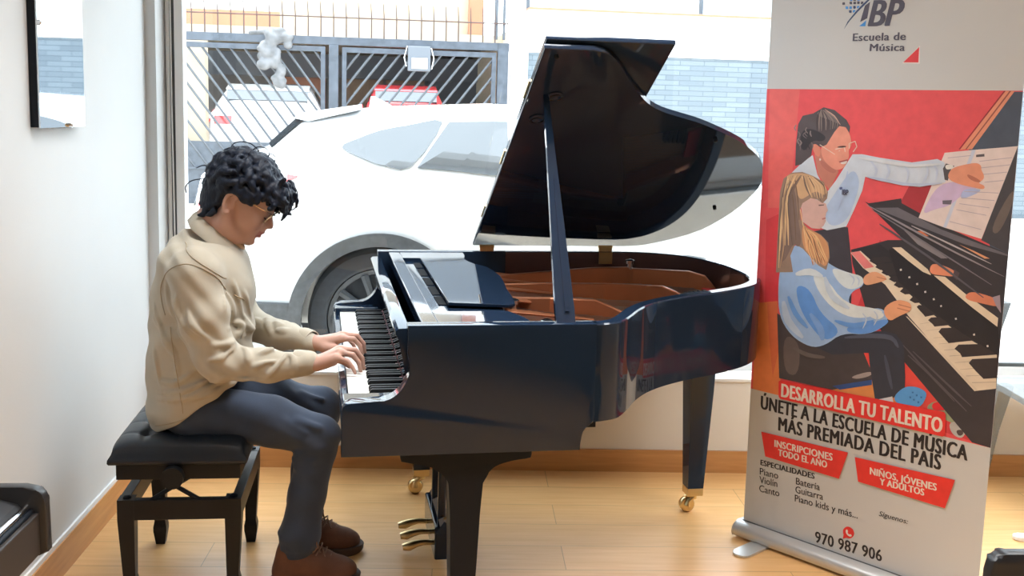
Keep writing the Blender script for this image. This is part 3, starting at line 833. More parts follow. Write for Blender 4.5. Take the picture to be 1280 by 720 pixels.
# beams under the soundboard that the legs bolt to
b = bmesh.new(); bx(b, .62, 1.44, .98, 1.06, .66, .80); bx(b, .62, 1.1, .60, .68, .69, .80); bx(b, .6, .7, .05, 1.42, .66, .80)
from_bm('underframe', b, BS, piano)
# pedal lyre
b = bmesh.new(); bx(b, .315, .372, .575, .90, .05, .165, .006); lyre = from_bm('lyre_box', b, BL, piano)
b = bmesh.new(); prism(b, [(.316, .14), (.345, .185), (.372, .165), (.372, .135)], .57, .905, 'y', .003); from_bm('lyre_cap', b, BL, lyre)
for v in (.645, .83):
    b = bmesh.new(); tube(b, [(.345, v, .16), (.345, v, .45), (.345, v, .614)], [.015, .013, .017], 12); from_bm('lyre_post', b, BL, lyre, True)
for v in (.70, .737, .775): tube_obj('pedal_rod', [(.352, v, .16), (.352, v, .614)], .0035, M('brass'), lyre, 8)
for v in (.645, .737, .83):
    b = bmesh.new(); P = [(.318, v, .085), (.285, v, .088), (.26, v, .083), (.235, v, .072), (.215, v, .070)]
    tube(b, P, [.011, .012, .016, .020, .014], 12, flat=1); 
    for vv in b.verts: vv.co.z = .078+(vv.co.z-.078)*.75
    from_bm('pedal', b, M('brass'), lyre, True, 60)
tube_obj('lyre_brace', [(.372, .69, .13), (.50, .69, .614)], .005, M('brass'), lyre, 8)
tube_obj('lyre_brace', [(.372, .79, .13), (.50, .79, .614)], .005, M('brass'), lyre, 8)
# ------------------------------------------------------------------ piano bench
mat('bench_leather', (.013, .018, .027), .36, spec=.35, bump=.04, bscale=220)
mat('bench_wood', (.010, .011, .013), .4, spec=.25)
bo = pl(-.462, .715)
bench = thing('piano_bench', 'black adjustable piano bench with a tufted leather cushion under the player', 'bench', bo, TH-R(3.5))
# cushion: a grid puffed between tufts
NU, NV = 48, 64; hu, hv = .204, .275
tufts = [(a*.105, b_*.138) for a in (-1, 0, 1) for b_ in (-1.25, -.42, .42, 1.25)]
bm = bmesh.new(); G = []
for i in range(NU+1):
    row = []
    for j in range(NV+1):
        a, c = -1+2*i/NU, -1+2*j/NV
        x, y = a*hu, c*hv
        e = (1-abs(a)**6)*(1-abs(c)**7)
        z = .482+.048*max(e, 0)**.45
        for tx_, ty in tufts:
            d = math.hypot(x-tx_, y-ty); z -= .017*math.exp(-(d/.017)**2)+.006*math.exp(-(d/.045)**2)
        for tx_ in (-.105, 0, .105): z -= .004*math.exp(-((x-tx_)/.006)**2)*max(e, 0)
        for ty in (-1.25*.138, -.42*.138, .42*.138, 1.25*.138): z -= .004*math.exp(-((y-ty)/.006)**2)*max(e, 0)
        k = 1-.05*(1-max(e, 0)**.3)
        row.append(bm.verts.new((x*k, y*k, z)))
    G.append(row)
for i in range(NU):
    for j in range(NV): bm.faces.new((G[i][j], G[i+1][j], G[i+1][j+1], G[i][j+1]))
edge = [G[i][0] for i in range(NU+1)]+[G[NU][j] for j in range(1, NV+1)]+[G[i][NV] for i in range(NU-1, -1, -1)]+[G[0][j] for j in range(NV-1, 0, -1)]
prev = edge
for k, z in ((1.045, .468), (1.05, .458), (1.03, .452), (.9, .452)):
    new = [bm.verts.new((v.co.x/(.95)*k*.95 if False else v.co.x*k, v.co.y*(1+(k-1)*.75), z)) for v in edge]
    for a in range(len(edge)):
        b_ = (a+1) % len(edge); bm.faces.new((prev[a], prev[b_], new[b_], new[a]))
    prev = new
bm.faces.new(prev)
from_bm('cushion', bm, M('bench_leather'), bench, True, 60)
bm = bmesh.new()
for x, y in tufts: bmesh.ops.create_uvsphere(bm, u_segments=10, v_segments=6, radius=.0075, matrix=Matrix.Translation((x, y, .509)) @ Matrix.Diagonal((1, 1, .5, 1)))
from_bm('tuft_buttons', bm, M('bench_leather'), bench, True)
bm = bmesh.new()
for a in ((-.182, .182, -.255, -.235), (-.182, .182, .235, .255), (-.182, -.162, -.235, .235), (.162, .182, -.235, .235)): bx(bm, *a, .402, .4515, .002)
bx(bm, -.16, .16, -.235, .235, .44, .4515)
from_bm('seat_box', bm, M('bench_wood'), bench)
bm = bmesh.new()
for a in ((-.160, .160, -.250, -.222), (-.160, .160, .222, .250), (-.182, -.152, -.228, .228), (.152, .182, -.228, .228)): bx(bm, *a, .272, .335, .002)
from_bm('frame', bm, M('bench_wood'), bench)
for sx in (-1, 1):
    for sy in (-1, 1):
        bm = bmesh.new(); cx, cy = sx*.158, sy*.226
        rings = []
        for z, h_, sh in ((.336, .0245, 0), (.272, .0245, 0), (.085, .0180, .004), (.064, .0220, .004), (.048, .0220, .004), (.0, .0150, .004)):
            ox, oy = cx-sx*sh, cy-sy*sh
            rings.append([(ox-h_, oy-h_, z), (ox+h_, oy-h_, z), (ox+h_, oy+h_, z), (ox-h_, oy+h_, z)])
        loft(bm, rings); lg = from_bm('leg', bm, M('bench_wood'), bench)
        bm = bmesh.new(); lathe(bm, [(.013, .336), (.013, .340), (.007, .344)], (cx, cy, 0), 'z', 12); from_bm('bolt_cap', bm, M('black_satin'), lg, True, 40)
for sy in (-1, 1):
    bm = bmesh.new(); cyl(bm, (-.012, sy*.282, .418), (0, 1, 0), .033, .028, 28); cyl(bm, (-.012, sy*.262, .418), (0, 1, 0), .010, .03, 12)
    from_bm('height_knob', bm, M('bench_wood'), bench, True, 40)
    bm = bmesh.new(); y = sy*.238
    for s in (-1, 1):
        d = Vector((.30*s, 0, .075)); tube(bm, [(-.075*s-.012, y+s*.004, .33), (.04*s-.012, y+s*.004, .402)], .007, 6)
    from_bm('scissor_bars', bm, M('black_satin'), bench)
# ------------------------------------------------------------------ the pianist. shapes are written in the piano's frame (u, v, z)
def skin_mat():
    m = mat('skin', (.50, .295, .230), .5, spec=.35, bump=.03, bscale=300)
    b = m.node_tree.nodes['Principled BSDF']; b.inputs['Subsurface Weight'].default_value = .12; b.inputs['Subsurface Radius'].default_value = (.02, .008, .004); b.inputs['Subsurface Scale'].default_value = .3
skin_mat()
mat('lips', (.40, .15, .13), .45)
mat('shirt_khaki', (.43, .385, .305), .85, bump=.12, bscale=500, sheen=.1, noise=.05, nscale=12)
mat('shirt_seam', (.36, .29, .195), .9)
mat('undershirt', (.60, .42, .27), .8)
mat('denim', (.030, .045, .078), .85, bump=.12, bscale=600, noise=.15, nscale=10, sheen=.15)
mat('denim_seam', (.05, .06, .085), .9)
mat('boot_leather', (.14, .062, .038), .7, spec=.3, noise=.25, nscale=14, bump=.1, bscale=90)
mat('boot_sole', (.06, .035, .025), .7)
mat('lace', (.20, .11, .07), .8)
mat('hair_black', (.006, .010, .021), .5, spec=.25, bump=.35, bscale=130, stretch=(1, 1, .35))  # blue of the veiling glare is mixed into the black
mat('glass_lens', (.85, .88, .9), .02, trans=1., ior=1.45)
mat('gold_frame', (.62, .50, .34), .25, metal=1)
ORG = np.array((-.45, .66, 0.))
person = thing('person', 'person with dark curly hair in a khaki shirt playing the piano, seated on the bench', 'person', pl(-.45, .66), TH)
def pobj(name, F, m, smooth=1, parent=None):
    return obj(name, F.mesh(name, ORG, smooth), m, parent or person, True)
def ptube(name, pts, r, m, parent=None, seg=8, closed=False):
    return tube_obj(name, [tuple(np.array(p)-ORG) for p in pts], r, m, parent or person, seg, closed)

# head frame
HC = np.array((-.326, .648, 1.222)); HP = R(33); HYAW = R(3)
hf = np.array((math.cos(HP), -math.sin(HYAW), -math.sin(HP))); hf /= np.linalg.norm(hf)
hs = np.cross((math.sin(HP), 0, math.cos(HP)), hf); hs /= np.linalg.norm(hs)
hu_ = np.cross(hf, hs)
HR = np.stack([hf, hs, hu_], 1)         # columns: forward, left, up
def hd(f, s, u): return HC+HR@np.array((f, s, u))

# arms: joints shared by body and shirt
SHR, ELR, WRR = np.array((-.425, .478, 1.025)), np.array((-.362, .455, .770)), np.array((-.085, .408, .768))
SHL, ELL_, WRL = np.array((-.425, .845, 1.03)), np.array((-.300, .860, .800)), np.array((-.080, .628, .781))

F = Field((-.66, .30, .50), (.13, .98, 1.40), .004)
# trunk under the shirt
F.chain([(-.45, .665, .60), (-.44, .662, .80), (-.42, .66, .98)], [.105, .10, .105], .02)
F.chain([(-.42, .52, 1.02), (-.41, .66, 1.04), (-.42, .80, 1.02)], [.05, .075, .05], .03)
F.chain([(-.405, .655, 1.06), (-.375, .652, 1.125), (-.345, .65, 1.185)], [.062, .056, .054], .025)
F.chain([(-.415, .655, 1.08), (-.392, .652, 1.16), (-.372, .65, 1.21)], [.052, .048, .045], .02)
for sh, el, wr in ((SHR, ELR, WRR), (SHL, ELL_, WRL)):
    F.chain([sh, el], [.045, .036], .02); F.chain([el, .45*el+.55*wr, wr], [.037, .034, .024], .02)
# head
F.ell(hd(.004, 0, .052), (.104, .076, .090), .01, rot=HR)
F.ell(hd(.055, 0, .0), (.062, .058, .075), .02, rot=HR)
F.ell(hd(.085, 0, .062), (.036, .055, .035), .02, rot=HR)
for s in (-1, 1):
    F.chain([hd(.0, s*.058, -.022), hd(.012, s*.052, -.058), hd(.075, s*.026, -.078)], [.020, .020, .018], .025)
    F.ell(hd(.078, s*.036, -.004), (.030, .026, .030), .02, rot=HR)
    F.ell(hd(.103, s*.030, .048), (.014, .026, .010), .012, rot=HR)
F.ell(hd(.085, 0, -.05), (.036, .036, .032), .02, rot=HR)
F.ell(hd(.101, 0, -.070), (.019, .022, .017), .016, rot=HR)
for s in (-1, 1):
    F.ell(hd(.120, s*.032, .026), (.014, .017, .012), .012, 'sub', HR)
    F.ell(hd(.098, s*.031, .026), (.0145, .016, .0125), .005, rot=HR)
F.chain([hd(.111, 0, .034), hd(.125, 0, .012), hd(.133, 0, .002)], [.0085, .0090, .0100], .010)
for s in (-1, 1): F.ell(hd(.121, s*.011, -.003), (.011, .008, .008), .006, rot=HR)
F.ell(hd(.108, 0, -.020), (.020, .022, .016), .012, rot=HR)
for s in (-1, 1):
    F.cone(hd(.1235, 0, -.0275), hd(.110, s*.024, -.036), .0068, .004, .005)
    F.cone(hd(.1195, 0, -.0425), hd(.108, s*.021, -.038), .0078, .004, .005)
    F.cone(hd(.1285, 0, -.0345), hd(.113, s*.024, -.037), .0022, .0016, .004, 'sub')
F.ell(hd(.121, 0, -.056), (.009, .016, .006), .008, 'sub', HR)
for s in (-1, 1):   # ears
    ear = catmull([(.010, .026), (.002, .036), (-.012, .034), (-.020, .020), (-.018, .0), (-.010, -.018), (.0, -.027), (.008, -.022)], 4)
    F.ell(hd(-.003, s*.076, .004), (.015, .006, .028), .006, rot=HR)
    for a, b_ in zip(ear[:-1], ear[1:]): F.cone(hd(a[0], s*(.081+.12*max(0, -a[0])), a[1]), hd(b_[0], s*(.081+.12*max(0, -b_[0])), b_[1]), .0052, .0052, .004)
    F.ell(hd(-.001, s*.087, .006), (.0085, .0075, .015), .004, 'sub', HR)
    F.ell(hd(.011, s*.078, .0), (.005, .005, .009), .006, rot=HR)
# hands
def hand(wr, vc, mir, du):
    """mir: +1 thumb towards +v"""
    def q(u, v, z): return np.array((u+du, vc+mir*v, z))
    mcp = [q(.002, .030, .802), q(.008, .010, .808), q(.004, -.010, .803), q(-.006, -.029, .792)]
    pip = [q(.040, .033, .800), q(.050, .010, .806), q(.042, -.013, .797), q(.026, -.036, .784)]
    dip = [q(.060, .032, .778), q(.071, .009, .780), q(.060, -.014, .774), q(.042, -.040, .764)]
    tip = [q(.067, .031, .7475), q(.076, .008, .7475), q(.066, -.015, .7475), q(.049, -.042, .7475)]
    rr = [.0088, .0092, .0088, .0076]
    w0 = np.array(wr)
    for i in range(4):
        F.chain([mcp[i], pip[i], dip[i], tip[i]], [rr[i]*1.12, rr[i], rr[i]*.9, rr[i]*.74], .002)
        F.cone(w0+np.array((.02, (mcp[i][1]-w0[1])*.35, 0)), mcp[i], .017, .0115, .012)
        F.cone(w0*.5+mcp[i]*.5-np.array((0, 0, .008)), mcp[i]-np.array((.012, 0, .006)), .015, .010, .010)
        F.ell(mcp[i]+np.array((-.001, 0, .003)), (.0095, .0085, .0085), .006)
    t0 = q(-.050, .022, .772)
    F.chain([t0, q(-.018, .046, .772), q(.012, .050, .764), q(.034, .044, .7475)], [.0165, .0125, .0100, .0078], .006)
    F.cone(w0, t0, .020, .016, .012)
    F.cone(w0+np.array((.01, -mir*.012, -.004)), q(-.015, -.024, .779), .016, .013, .01)
hand(WRR, .400, 1, -.006)
hand(WRL, .618, -1, .006)
body = pobj('body', F, [M('skin'), M('lips')], 2)
# lip colour on the mouth's faces
cen = np.zeros(len(body.data.polygons)*3); body.data.polygons.foreach_get('center', cen); cen = cen.reshape(-1, 3)+ORG-HC
loc = cen@HR
lipf = (loc[:, 0] > .105) & (np.abs(loc[:, 1]) < .024) & (loc[:, 2] > -.0505) & (loc[:, 2] < -.0255)
body.data.polygons.foreach_set('material_index', lipf.astype(np.int32))
# brows and lashes
for s in (-1, 1):
    ptube('eyebrow', [hd(.118, s*.012, .049), hd(.1165, s*.028, .054), hd(.106, s*.046, .050)], [.003, .0038, .002], M('hair_black'))
    ptube('eyelashes', [hd(.1125, s*.018, .019), hd(.115, s*.031, .0155), hd(.104, s*.046, .020)], [.0012, .0018, .001], M('hair_black'))

# ---- hair
rnd = random.Random(11)
F = Field((-.50, .50, 1.08), (-.08, .79, 1.46), .0036)
HFL = []
F.ell(hd(-.018, 0, .068), (.104, .084, .094), .01, rot=HR)
F.ell(hd(-.046, 0, .002), (.058, .072, .074), .02, rot=HR)
F.ell(hd(.070, 0, .108), (.062, .076, .042), .02, rot=HR)
def on_cap(th, ph, k=1.):
    d = np.array((math.cos(ph)*math.cos(th), math.cos(ph)*math.sin(th), math.sin(ph)))
    return np.array((.0, 0, .066))+d*np.array((.108, .086, .098))*k
cnt = 0
while cnt < 330:
    th = rnd.uniform(-math.pi, math.pi); ph = rnd.uniform(-.95, 1.5)
    p = on_cap(th, ph, rnd.uniform(.98, 1.06))
    f, s, u = p
    if f > .045 and u < .085: continue                      # face stays clear
    if f > .0 and u < .040: continue                        # ears and cheeks
    if f > -.03 and u < .012: continue
    if -.034 < f < .03 and u < .040 and abs(s) > .05: continue
    if u < -.060 or (f > .09 and u < .10): continue
    cnt += 1
    n = np.array(((f+.012)/.108**2, s/.086**2, (u-.066)/.098**2)); n /= np.linalg.norm(n)
    g = np.array((.35*math.sin(3*th)+.5, .5*np.sign(s), -.75)) if f > -.02 else np.array((-.2, .25*np.sign(s), -1.))
    g = g+np.array([rnd.gauss(0, .55) for _ in range(3)]); g -= n*(g@n); g /= np.linalg.norm(g)+1e-6
    side_ = np.cross(n, g); L_ = rnd.uniform(.022, .042); r0 = rnd.uniform(.0065, .0105); bend = rnd.uniform(-.9, .9)
    pts = []
    for k in range(5):
        t = k/4
        pts.append(p+g*L_*t+side_*bend*L_*.6*t*t+n*(.010*math.sin(math.pi*t)-.004*t))
    F.chain([hd(*x) for x in pts], [r0, r0, r0*.9, r0*.8, r0*.5], .0045)
for i in range(46):                                         # fringe curls over the forehead
    s = rnd.uniform(-.070, .070); f0 = .112+rnd.uniform(-.02, .015)-.25*abs(s); u0 = .128+rnd.uniform(-.03, .018)
    a = rnd.uniform(0, 6.28); r_ = rnd.uniform(.008, .015); sg = rnd.choice((-1, 1))
    pts = [(f0+.035*t+r_*math.cos(a+sg*5*t)*.9, s+rnd.uniform(-.01, .01), u0-.045*t+r_*math.sin(a+sg*5*t)) for t in np.linspace(0, 1, 7)]
    F.chain([hd(*x) for x in pts], [.0075]*5+[.006, .004], .004)
for i in range(26):                                         # nape and sideburns
    sg = rnd.choice((-1, 1)); s = sg*rnd.uniform(.02, .072); f = -.066-.012*rnd.random()+.045*(abs(s)/.072)**2; u = rnd.uniform(-.066, .0)
    pts = [(f, s, u), (f-.004, s*1.02, u-.014), (f-.008-.008*rnd.random(), s*1.03, u-.024)]
    F.chain([hd(*x) for x in pts], [.010, .008, .004], .006)
for s in (-1, 1):
    for i in range(5): F.chain([hd(.034+.006*i, s*.076, .07), hd(.034+.007*i, s*.078, .052), hd(.034+.007*i, s*.075, .036+.004*i)], [.010, .009, .005], .006)
hair = pobj('hair', F, M('hair_black'), 1)
loops = [
    [(-.088, -.02, .125), (-.098, -.01, .150), (-.085, .0, .172), (-.055, .01, .184), (-.025, .012, .180)],
    [(-.04, -.02, .165), (-.03, -.03, .190), (-.005, -.03, .200), (.012, -.025, .188), (.004, -.02, .165)],
    [(.0, .02, .165), (.012, .01, .192), (.03, .0, .190), (.036, -.01, .170)],
    [(.10, .0, .14), (.135, -.02, .145), (.155, -.03, .125), (.150, -.03, .10), (.135, -.02, .098)],
    [(.11, .03, .13), (.15, .03, .12), (.165, .02, .09), (.150, .01, .072)],
    [(.11, -.05, .12), (.14, -.055, .105), (.14, -.05, .082), (.125, -.045, .078)],
    [(-.11, -.04, .02), (-.135, -.05, -.005), (-.14, -.05, -.03), (-.128, -.05, -.045)],
    [(-.105, .0, .06), (-.135, .0, .05), (-.15, .0, .03)]]
for L_ in loops:
    bm = bmesh.new(); tube(bm, [tuple(hd(*p)-ORG) for p in catmull(L_, 5)], .0018, 6); from_bm('stray_curl', bm, M('hair_black'), hair, True)
for i in range(46):
    th = rnd.uniform(-math.pi, math.pi); ph = rnd.uniform(.1, 1.4); p = on_cap(th, ph, 1.08); 
    if p[0] > .05 and p[2] < .1: continue
    a = rnd.uniform(0, 6.28); r_ = rnd.uniform(.006, .014)
    d = (p-np.array((-.012, 0, .066))); d /= np.linalg.norm(d); e1 = np.cross(d, (0, .3, 1)); e1 /= np.linalg.norm(e1)
    bm = bmesh.new(); tube(bm, [tuple(hd(*(p+d*(.012*math.sin(3*t))+e1*r_*math.cos(a+4*t)+np.array((0, 0, r_*.5))*math.sin(a+4*t)))-ORG) for t in np.linspace(0, 1, 9)], .0013, 5)
    from_bm('stray_curl', bm, M('hair_black'), hair, True)

# ---- glasses
gl = []
bm = bmesh.new()
gf, gu = np.array((.85, 0, .52)), None
def lens_pt(s, a):
    ca, sa = math.cos(a), math.sin(a)
    return hd(.1235+.011*sa-.004*abs(ca), s*.034+.026*ca, .034+.029*sa)
for s in (-1, 1): tube(bm, [tuple(lens_pt(s, a)-ORG) for a in np.linspace(0, 2*math.pi, 25)[:-1]], .0017, 6, True)
tube(bm, [tuple(hd(.124, -.009, .036)-ORG), tuple(hd(.128, 0, .040)-ORG), tuple(hd(.124, .009, .036)-ORG)], .0012, 6)
for s in (-1, 1): tube(bm, [tuple(p-ORG) for p in (hd(.119, s*.060, .042), hd(.110, s*.070, .042), hd(.05, s*.079, .038), hd(-.002, s*.081, .034), hd(-.016, s*.080, .018))], .0012, 6)
glasses = from_bm('eyeglasses', bm, M('gold_frame'), person, True)
for s in (-1, 1):
    bm = bmesh.new()
    ring = [Vector(lens_pt(s, a)-ORG) for a in np.linspace(0, 2*math.pi, 25)[:-1]]
    o2 = Vector(HR@np.array((.0012, 0, 0)))
    A = [bm.verts.new(p) for p in ring]; B = [bm.verts.new(p+o2) for p in ring]
    bm.faces.new(A[::-1]); bm.faces.new(B)
    for k in range(24): bm.faces.new((A[k], A[(k+1) % 24], B[(k+1) % 24], B[k]))
    from_bm('lens', bm, M('glass_lens'), glasses)

# ---- shirt
F = Field((-.70, .33, .44), (-.05, 1.0, 1.24), .0042)
def slab(c, a, b_, k=.03): F.ell(c, (a, b_, .09), k)
prof = [(.50, -.440, .140, .172), (.58, -.440, .155, .180), (.66, -.434, .160, .180), (.74, -.431, .161, .178), (.82, -.427, .160, .178), (.90, -.422, .157, .180), (.97, -.415, .149, .182), (1.03, -.410, .132, .170)]
for z, u, a, b_ in prof: slab((u, .662, z), a, b_, .05)
F.chain([SHR+np.array((.0, .02, .0)), (-.415, .59, 1.052), (-.405, .655, 1.065), (-.415, .72, 1.052), SHL-np.array((.0, .02, .0))], [.068, .050, .046, .050, .068], .035)
F.cone((-.470, .57, 1.035), (-.470, .75, 1.035), .068, .068, .04)
F.ell((-.450, .655, 1.082), (.055, .075, .060), .03)
F.half((-.517, 0, .540), (.68, 0, -1), .004)
F.chain([SHR, .5*SHR+.5*ELR+np.array((-.006, -.008, 0)), ELR], [.078, .070, .058], .03)
F.chain([ELR, .5*ELR+.5*WRR+np.array((.0, 0, -.012)), WRR+np.array((-.012, .002, -.001))], [.058, .047, .036], .03)
F.chain([SHL, .5*SHL+.5*ELL_, ELL_], [.078, .068, .056], .03)
F.chain([ELL_, .5*ELL_+.5*WRL+np.array((0, 0, -.012)), WRL+np.array((-.014, .006, 0))], [.056, .046, .035], .03)
# folds: ridges raised on the cloth along lines found by casting onto a first version of the surface
from mathutils.bvhtree import BVHTree
def bvh_of(me): return BVHTree.FromPolygons([v.co[:] for v in me.vertices], [p.vertices[:] for p in me.polygons])
def cast(bvh, uz, v0=.2, dv=1):
    out = []
    for u, z in uz:
        h_ = bvh.ray_cast(Vector((u-ORG[0], v0-ORG[1], z)), Vector((0, dv, 0)))
        if h_[0]: out.append((np.array(h_[0])+ORG, np.array(h_[1])))
    return out
_m0 = F.mesh('first_cloth', ORG, 2); _b0 = bvh_of(_m0); bpy.data.meshes.remove(_m0)
FOLDS = [
    ('arm', [(-0.326, 0.869), (-0.303, 0.862), (-0.299, 0.835), (-0.318, 0.811)]),
    ('arm', [(-0.369, 0.833), (-0.326, 0.825), (-0.297, 0.84)]),
    ('arm', [(-0.378, 0.784), (-0.344, 0.791), (-0.309, 0.816)]),
    ('arm', [(-0.292, 0.82), (-0.269, 0.802), (-0.262, 0.774)]),
    ('arm', [(-0.258, 0.759), (-0.223, 0.777), (-0.185, 0.782)]),
    ('arm', [(-0.212, 0.737), (-0.177, 0.776), (-0.153, 0.801)]),
    ('arm', [(-0.159, 0.801), (-0.137, 0.788), (-0.137, 0.742)]),
    ('arm', [(-0.339, 0.721), (-0.27, 0.727), (-0.189, 0.72)]),
    ('arm', [(-0.336, 0.97), (-0.325, 0.929), (-0.319, 0.884)]),
    ('arm', [(-0.438, 0.935), (-0.416, 0.888), (-0.372, 0.845)]),
    ('arm', [(-0.471, 0.971), (-0.461, 0.912), (-0.423, 0.846)]),
    ('arm', [(-0.292, 0.862), (-0.275, 0.832), (-0.246, 0.818)]),
    ('arm', [(-0.235, 0.801), (-0.2, 0.807), (-0.159, 0.809)]),
    ('torso', [(-0.556, 0.874), (-0.505, 0.813), (-0.483, 0.764), (-0.478, 0.714)]),
    ('torso', [(-0.548, 0.654), (-0.462, 0.67), (-0.38, 0.709), (-0.321, 0.736)]),
    ('torso', [(-0.549, 0.632), (-0.45, 0.651), (-0.363, 0.69), (-0.298, 0.703)]),
    ('torso', [(-0.555, 0.916), (-0.528, 0.85), (-0.495, 0.776)]),
    ('torso', [(-0.514, 0.994), (-0.503, 0.946), (-0.476, 0.873), (-0.431, 0.794)]),
    ('torso', [(-0.536, 0.691), (-0.49, 0.69), (-0.432, 0.726)]),
    ('torso', [(-0.551, 0.789), (-0.541, 0.728), (-0.536, 0.678)]),
    ('torso', [(-0.45, 0.639), (-0.38, 0.663), (-0.31, 0.686)]),
    ('front', [(-0.341, 0.984), (-0.336, 0.928)]),
    ('front', [(-0.301, 0.909), (-0.277, 0.84), (-0.263, 0.796)]),
    ('front', [(-0.318, 0.996), (-0.303, 0.934), (-0.295, 0.897)]),
    ('front', [(-0.291, 0.959), (-0.277, 0.909), (-0.271, 0.865)]),
]
for kind, uz in FOLDS:
    r_, lift = {'arm': (.0075, .0095), 'torso': (.0075, .008), 'front': (.007, .0065)}[kind]
    H = cast(_b0, catmull(uz, 5)); n = len(H)
    for i in range(n-1):
        w0, w1 = math.sin(math.pi*(i+.5)/n)**.6, math.sin(math.pi*min(i+1.5, n-.5)/n)**.6
        if np.linalg.norm(H[i][0]-H[i+1][0]) > .05: continue
        pts = [H[j][0]-H[j][1]*(r_-lift*w) for j, w in ((i, w0), (i+1, w1))]
        F.cone(pts[0], pts[1], r_, r_, .006)
for uz in ([(-.262, .872), (-.235, .84), (-.215, .80)], [(-.235, .86), (-.205, .835), (-.185, .80)], [(-.19, .825), (-.16, .805), (-.15, .77)], [(-.15, .81), (-.125, .795), (-.12, .765)], [(-.285, .93), (-.255, .90), (-.235, .87)]):
    H = cast(_b0, catmull(uz, 4), .70)
    for i in range(len(H)-1):
        if np.linalg.norm(H[i][0]-H[i+1][0]) < .04: F.cone(H[i][0]-H[i][1]*.003, H[i+1][0]-H[i+1][1]*.003, .010, .010, .008)
F.warp(lambda x, y, z: .0022*np.sin(55*(z+.55*x)+5*np.sin(14*x+6*z)+9*y)+.0018*np.sin(38*(x-.7*z)+4*np.sin(11*z)-12*y))
# sleeve ends, neck opening and hem
F.cone((-.362, .652, 1.150), (-.325, .652, 1.26), .060, .085, .006, 'sub')
F.cone((-.385, .652, 1.09), (-.350, .651, 1.17), .054, .060, .004, 'sub')
shirt = pobj('shirt', F, M('shirt_khaki'), 1)
# cuffs
for wr, el, vn in ((WRR, ELR, 0), (WRL, ELL_, 0)):
    ax = wr-el; ax /= np.linalg.norm(ax)
    bm = bmesh.new(); c0 = wr-ax*.052; rings = []
    A3 = Vector(ax); s3 = A3.cross(Vector((0, 0, 1))).normalized(); u3 = s3.cross(A3)
    for t, r_ in ((0, .0345), (.001, .0372), (.012, .0385), (.042, .0370), (.048, .0355), (.048, .0325), (.01, .031)):
        c = Vector(c0+ax*t-ORG); rings.append([c+(s3*math.cos(k*math.pi/14)*.93+u3*math.sin(k*math.pi/14)*1.02)*r_ for k in range(28)])
    loft(bm, rings, False); from_bm('cuff', bm, M('shirt_khaki'), shirt, True, 60)
# collar: a folded band around the neck with two points in front
U_ = [(-.431, .652, 1.196), (-.416, .604, 1.180), (-.376, .586, 1.147), (-.336, .602, 1.112), (-.309, .630, 1.087)]
O_ = [(-.464, .652, 1.166), (-.444, .586, 1.147), (-.392, .560, 1.108), (-.332, .574, 1.066), (-.290, .612, 1.042)]
S_ = [(-.428, .652, 1.150), (-.412, .608, 1.136), (-.372, .592, 1.102), (-.335, .606, 1.070), (-.312, .634, 1.050)]
def ringc(P):
    Q = catmull(P, 8); M_ = [(u, 2*.652-v, z) for u, v, z in Q[1:]]
    return [np.array(p) for p in Q[::-1]+M_]
RU, RO, RS = ringc(U_), ringc(O_), ringc(S_)
bm = bmesh.new(); rows = []
for u_, o_, s_ in zip(RU, RO, RS):
    out = (o_-u_); out /= np.linalg.norm(out); lift = np.array((0, 0, .0035))
    mid = .5*(u_+o_)+np.array((0, 0, .0065))+.004*np.array(((u_[0]+.376)*0, np.sign(u_[1]-.652)*-0, 0))
    rows.append([Vector(p-ORG) for p in (s_, u_+lift*.3, u_+lift+out*.004, mid, o_+lift*.5, o_-lift*.3, mid-lift*1.6, u_+out*.010-lift*2)])
V = [[bm.verts.new(p) for p in r_] for r_ in rows]
for a_, b_ in zip(V[:-1], V[1:]):
    for k in range(8): bm.faces.new((a_[k], a_[(k+1) % 8], b_[(k+1) % 8], b_[k]))
bm.faces.new(V[0]); bm.faces.new(V[-1][::-1])
from_bm('collar', bm, M('shirt_khaki'), shirt, True, 70)
# undershirt edge in the open neck
ptube('undershirt', [(-.318, .625, 1.105), (-.306, .64, 1.088), (-.303, .655, 1.083), (-.306, .67, 1.088), (-.318, .685, 1.105)], [.010, .012, .013, .012, .010], M('undershirt'))
# seams, placket and pocket laid on the cloth
_me = shirt.data; _bvh = BVHTree.FromPolygons([v.co[:] for v in _me.vertices], [p.vertices[:] for p in _me.polygons])
def lay(uz, v0, dv, off=.0008):
    out = []
    for u, z in uz:
        o = Vector((u-ORG[0], v0-ORG[1], z)); h_ = _bvh.ray_cast(o, Vector((0, dv, 0)))
        if h_[0]: out.append(h_[0]+h_[1]*off)
    return out
def seam(name, uz, v0=.2, dv=1, r_=.0012):
    P = lay(catmull(uz, 6), v0, dv)
    if len(P) > 3:
        bm = bmesh.new(); tube(bm, P, r_, 5); from_bm(name, bm, M('shirt_seam'), shirt, True)
seam('armhole_seam', [(-.515, .895), (-.53, .97), (-.50, 1.035), (-.45, 1.065), (-.40, 1.055), (-.355, 1.02), (-.335, .965)])
seam('yoke_seam', [(-.46, 1.11), (-.42, 1.08), (-.37, 1.045), (-.335, 1.01)])
seam('side_seam', [(-.50, .86), (-.485, .75), (-.47, .65), (-.465, .60)])
seam('pocket_edge', [(-.315, .955), (-.30, .945), (-.288, .932)], r_=.002)
seam('hem_stitch', [(-.555, .545), (-.48, .575), (-.40, .61), (-.33, .64)])

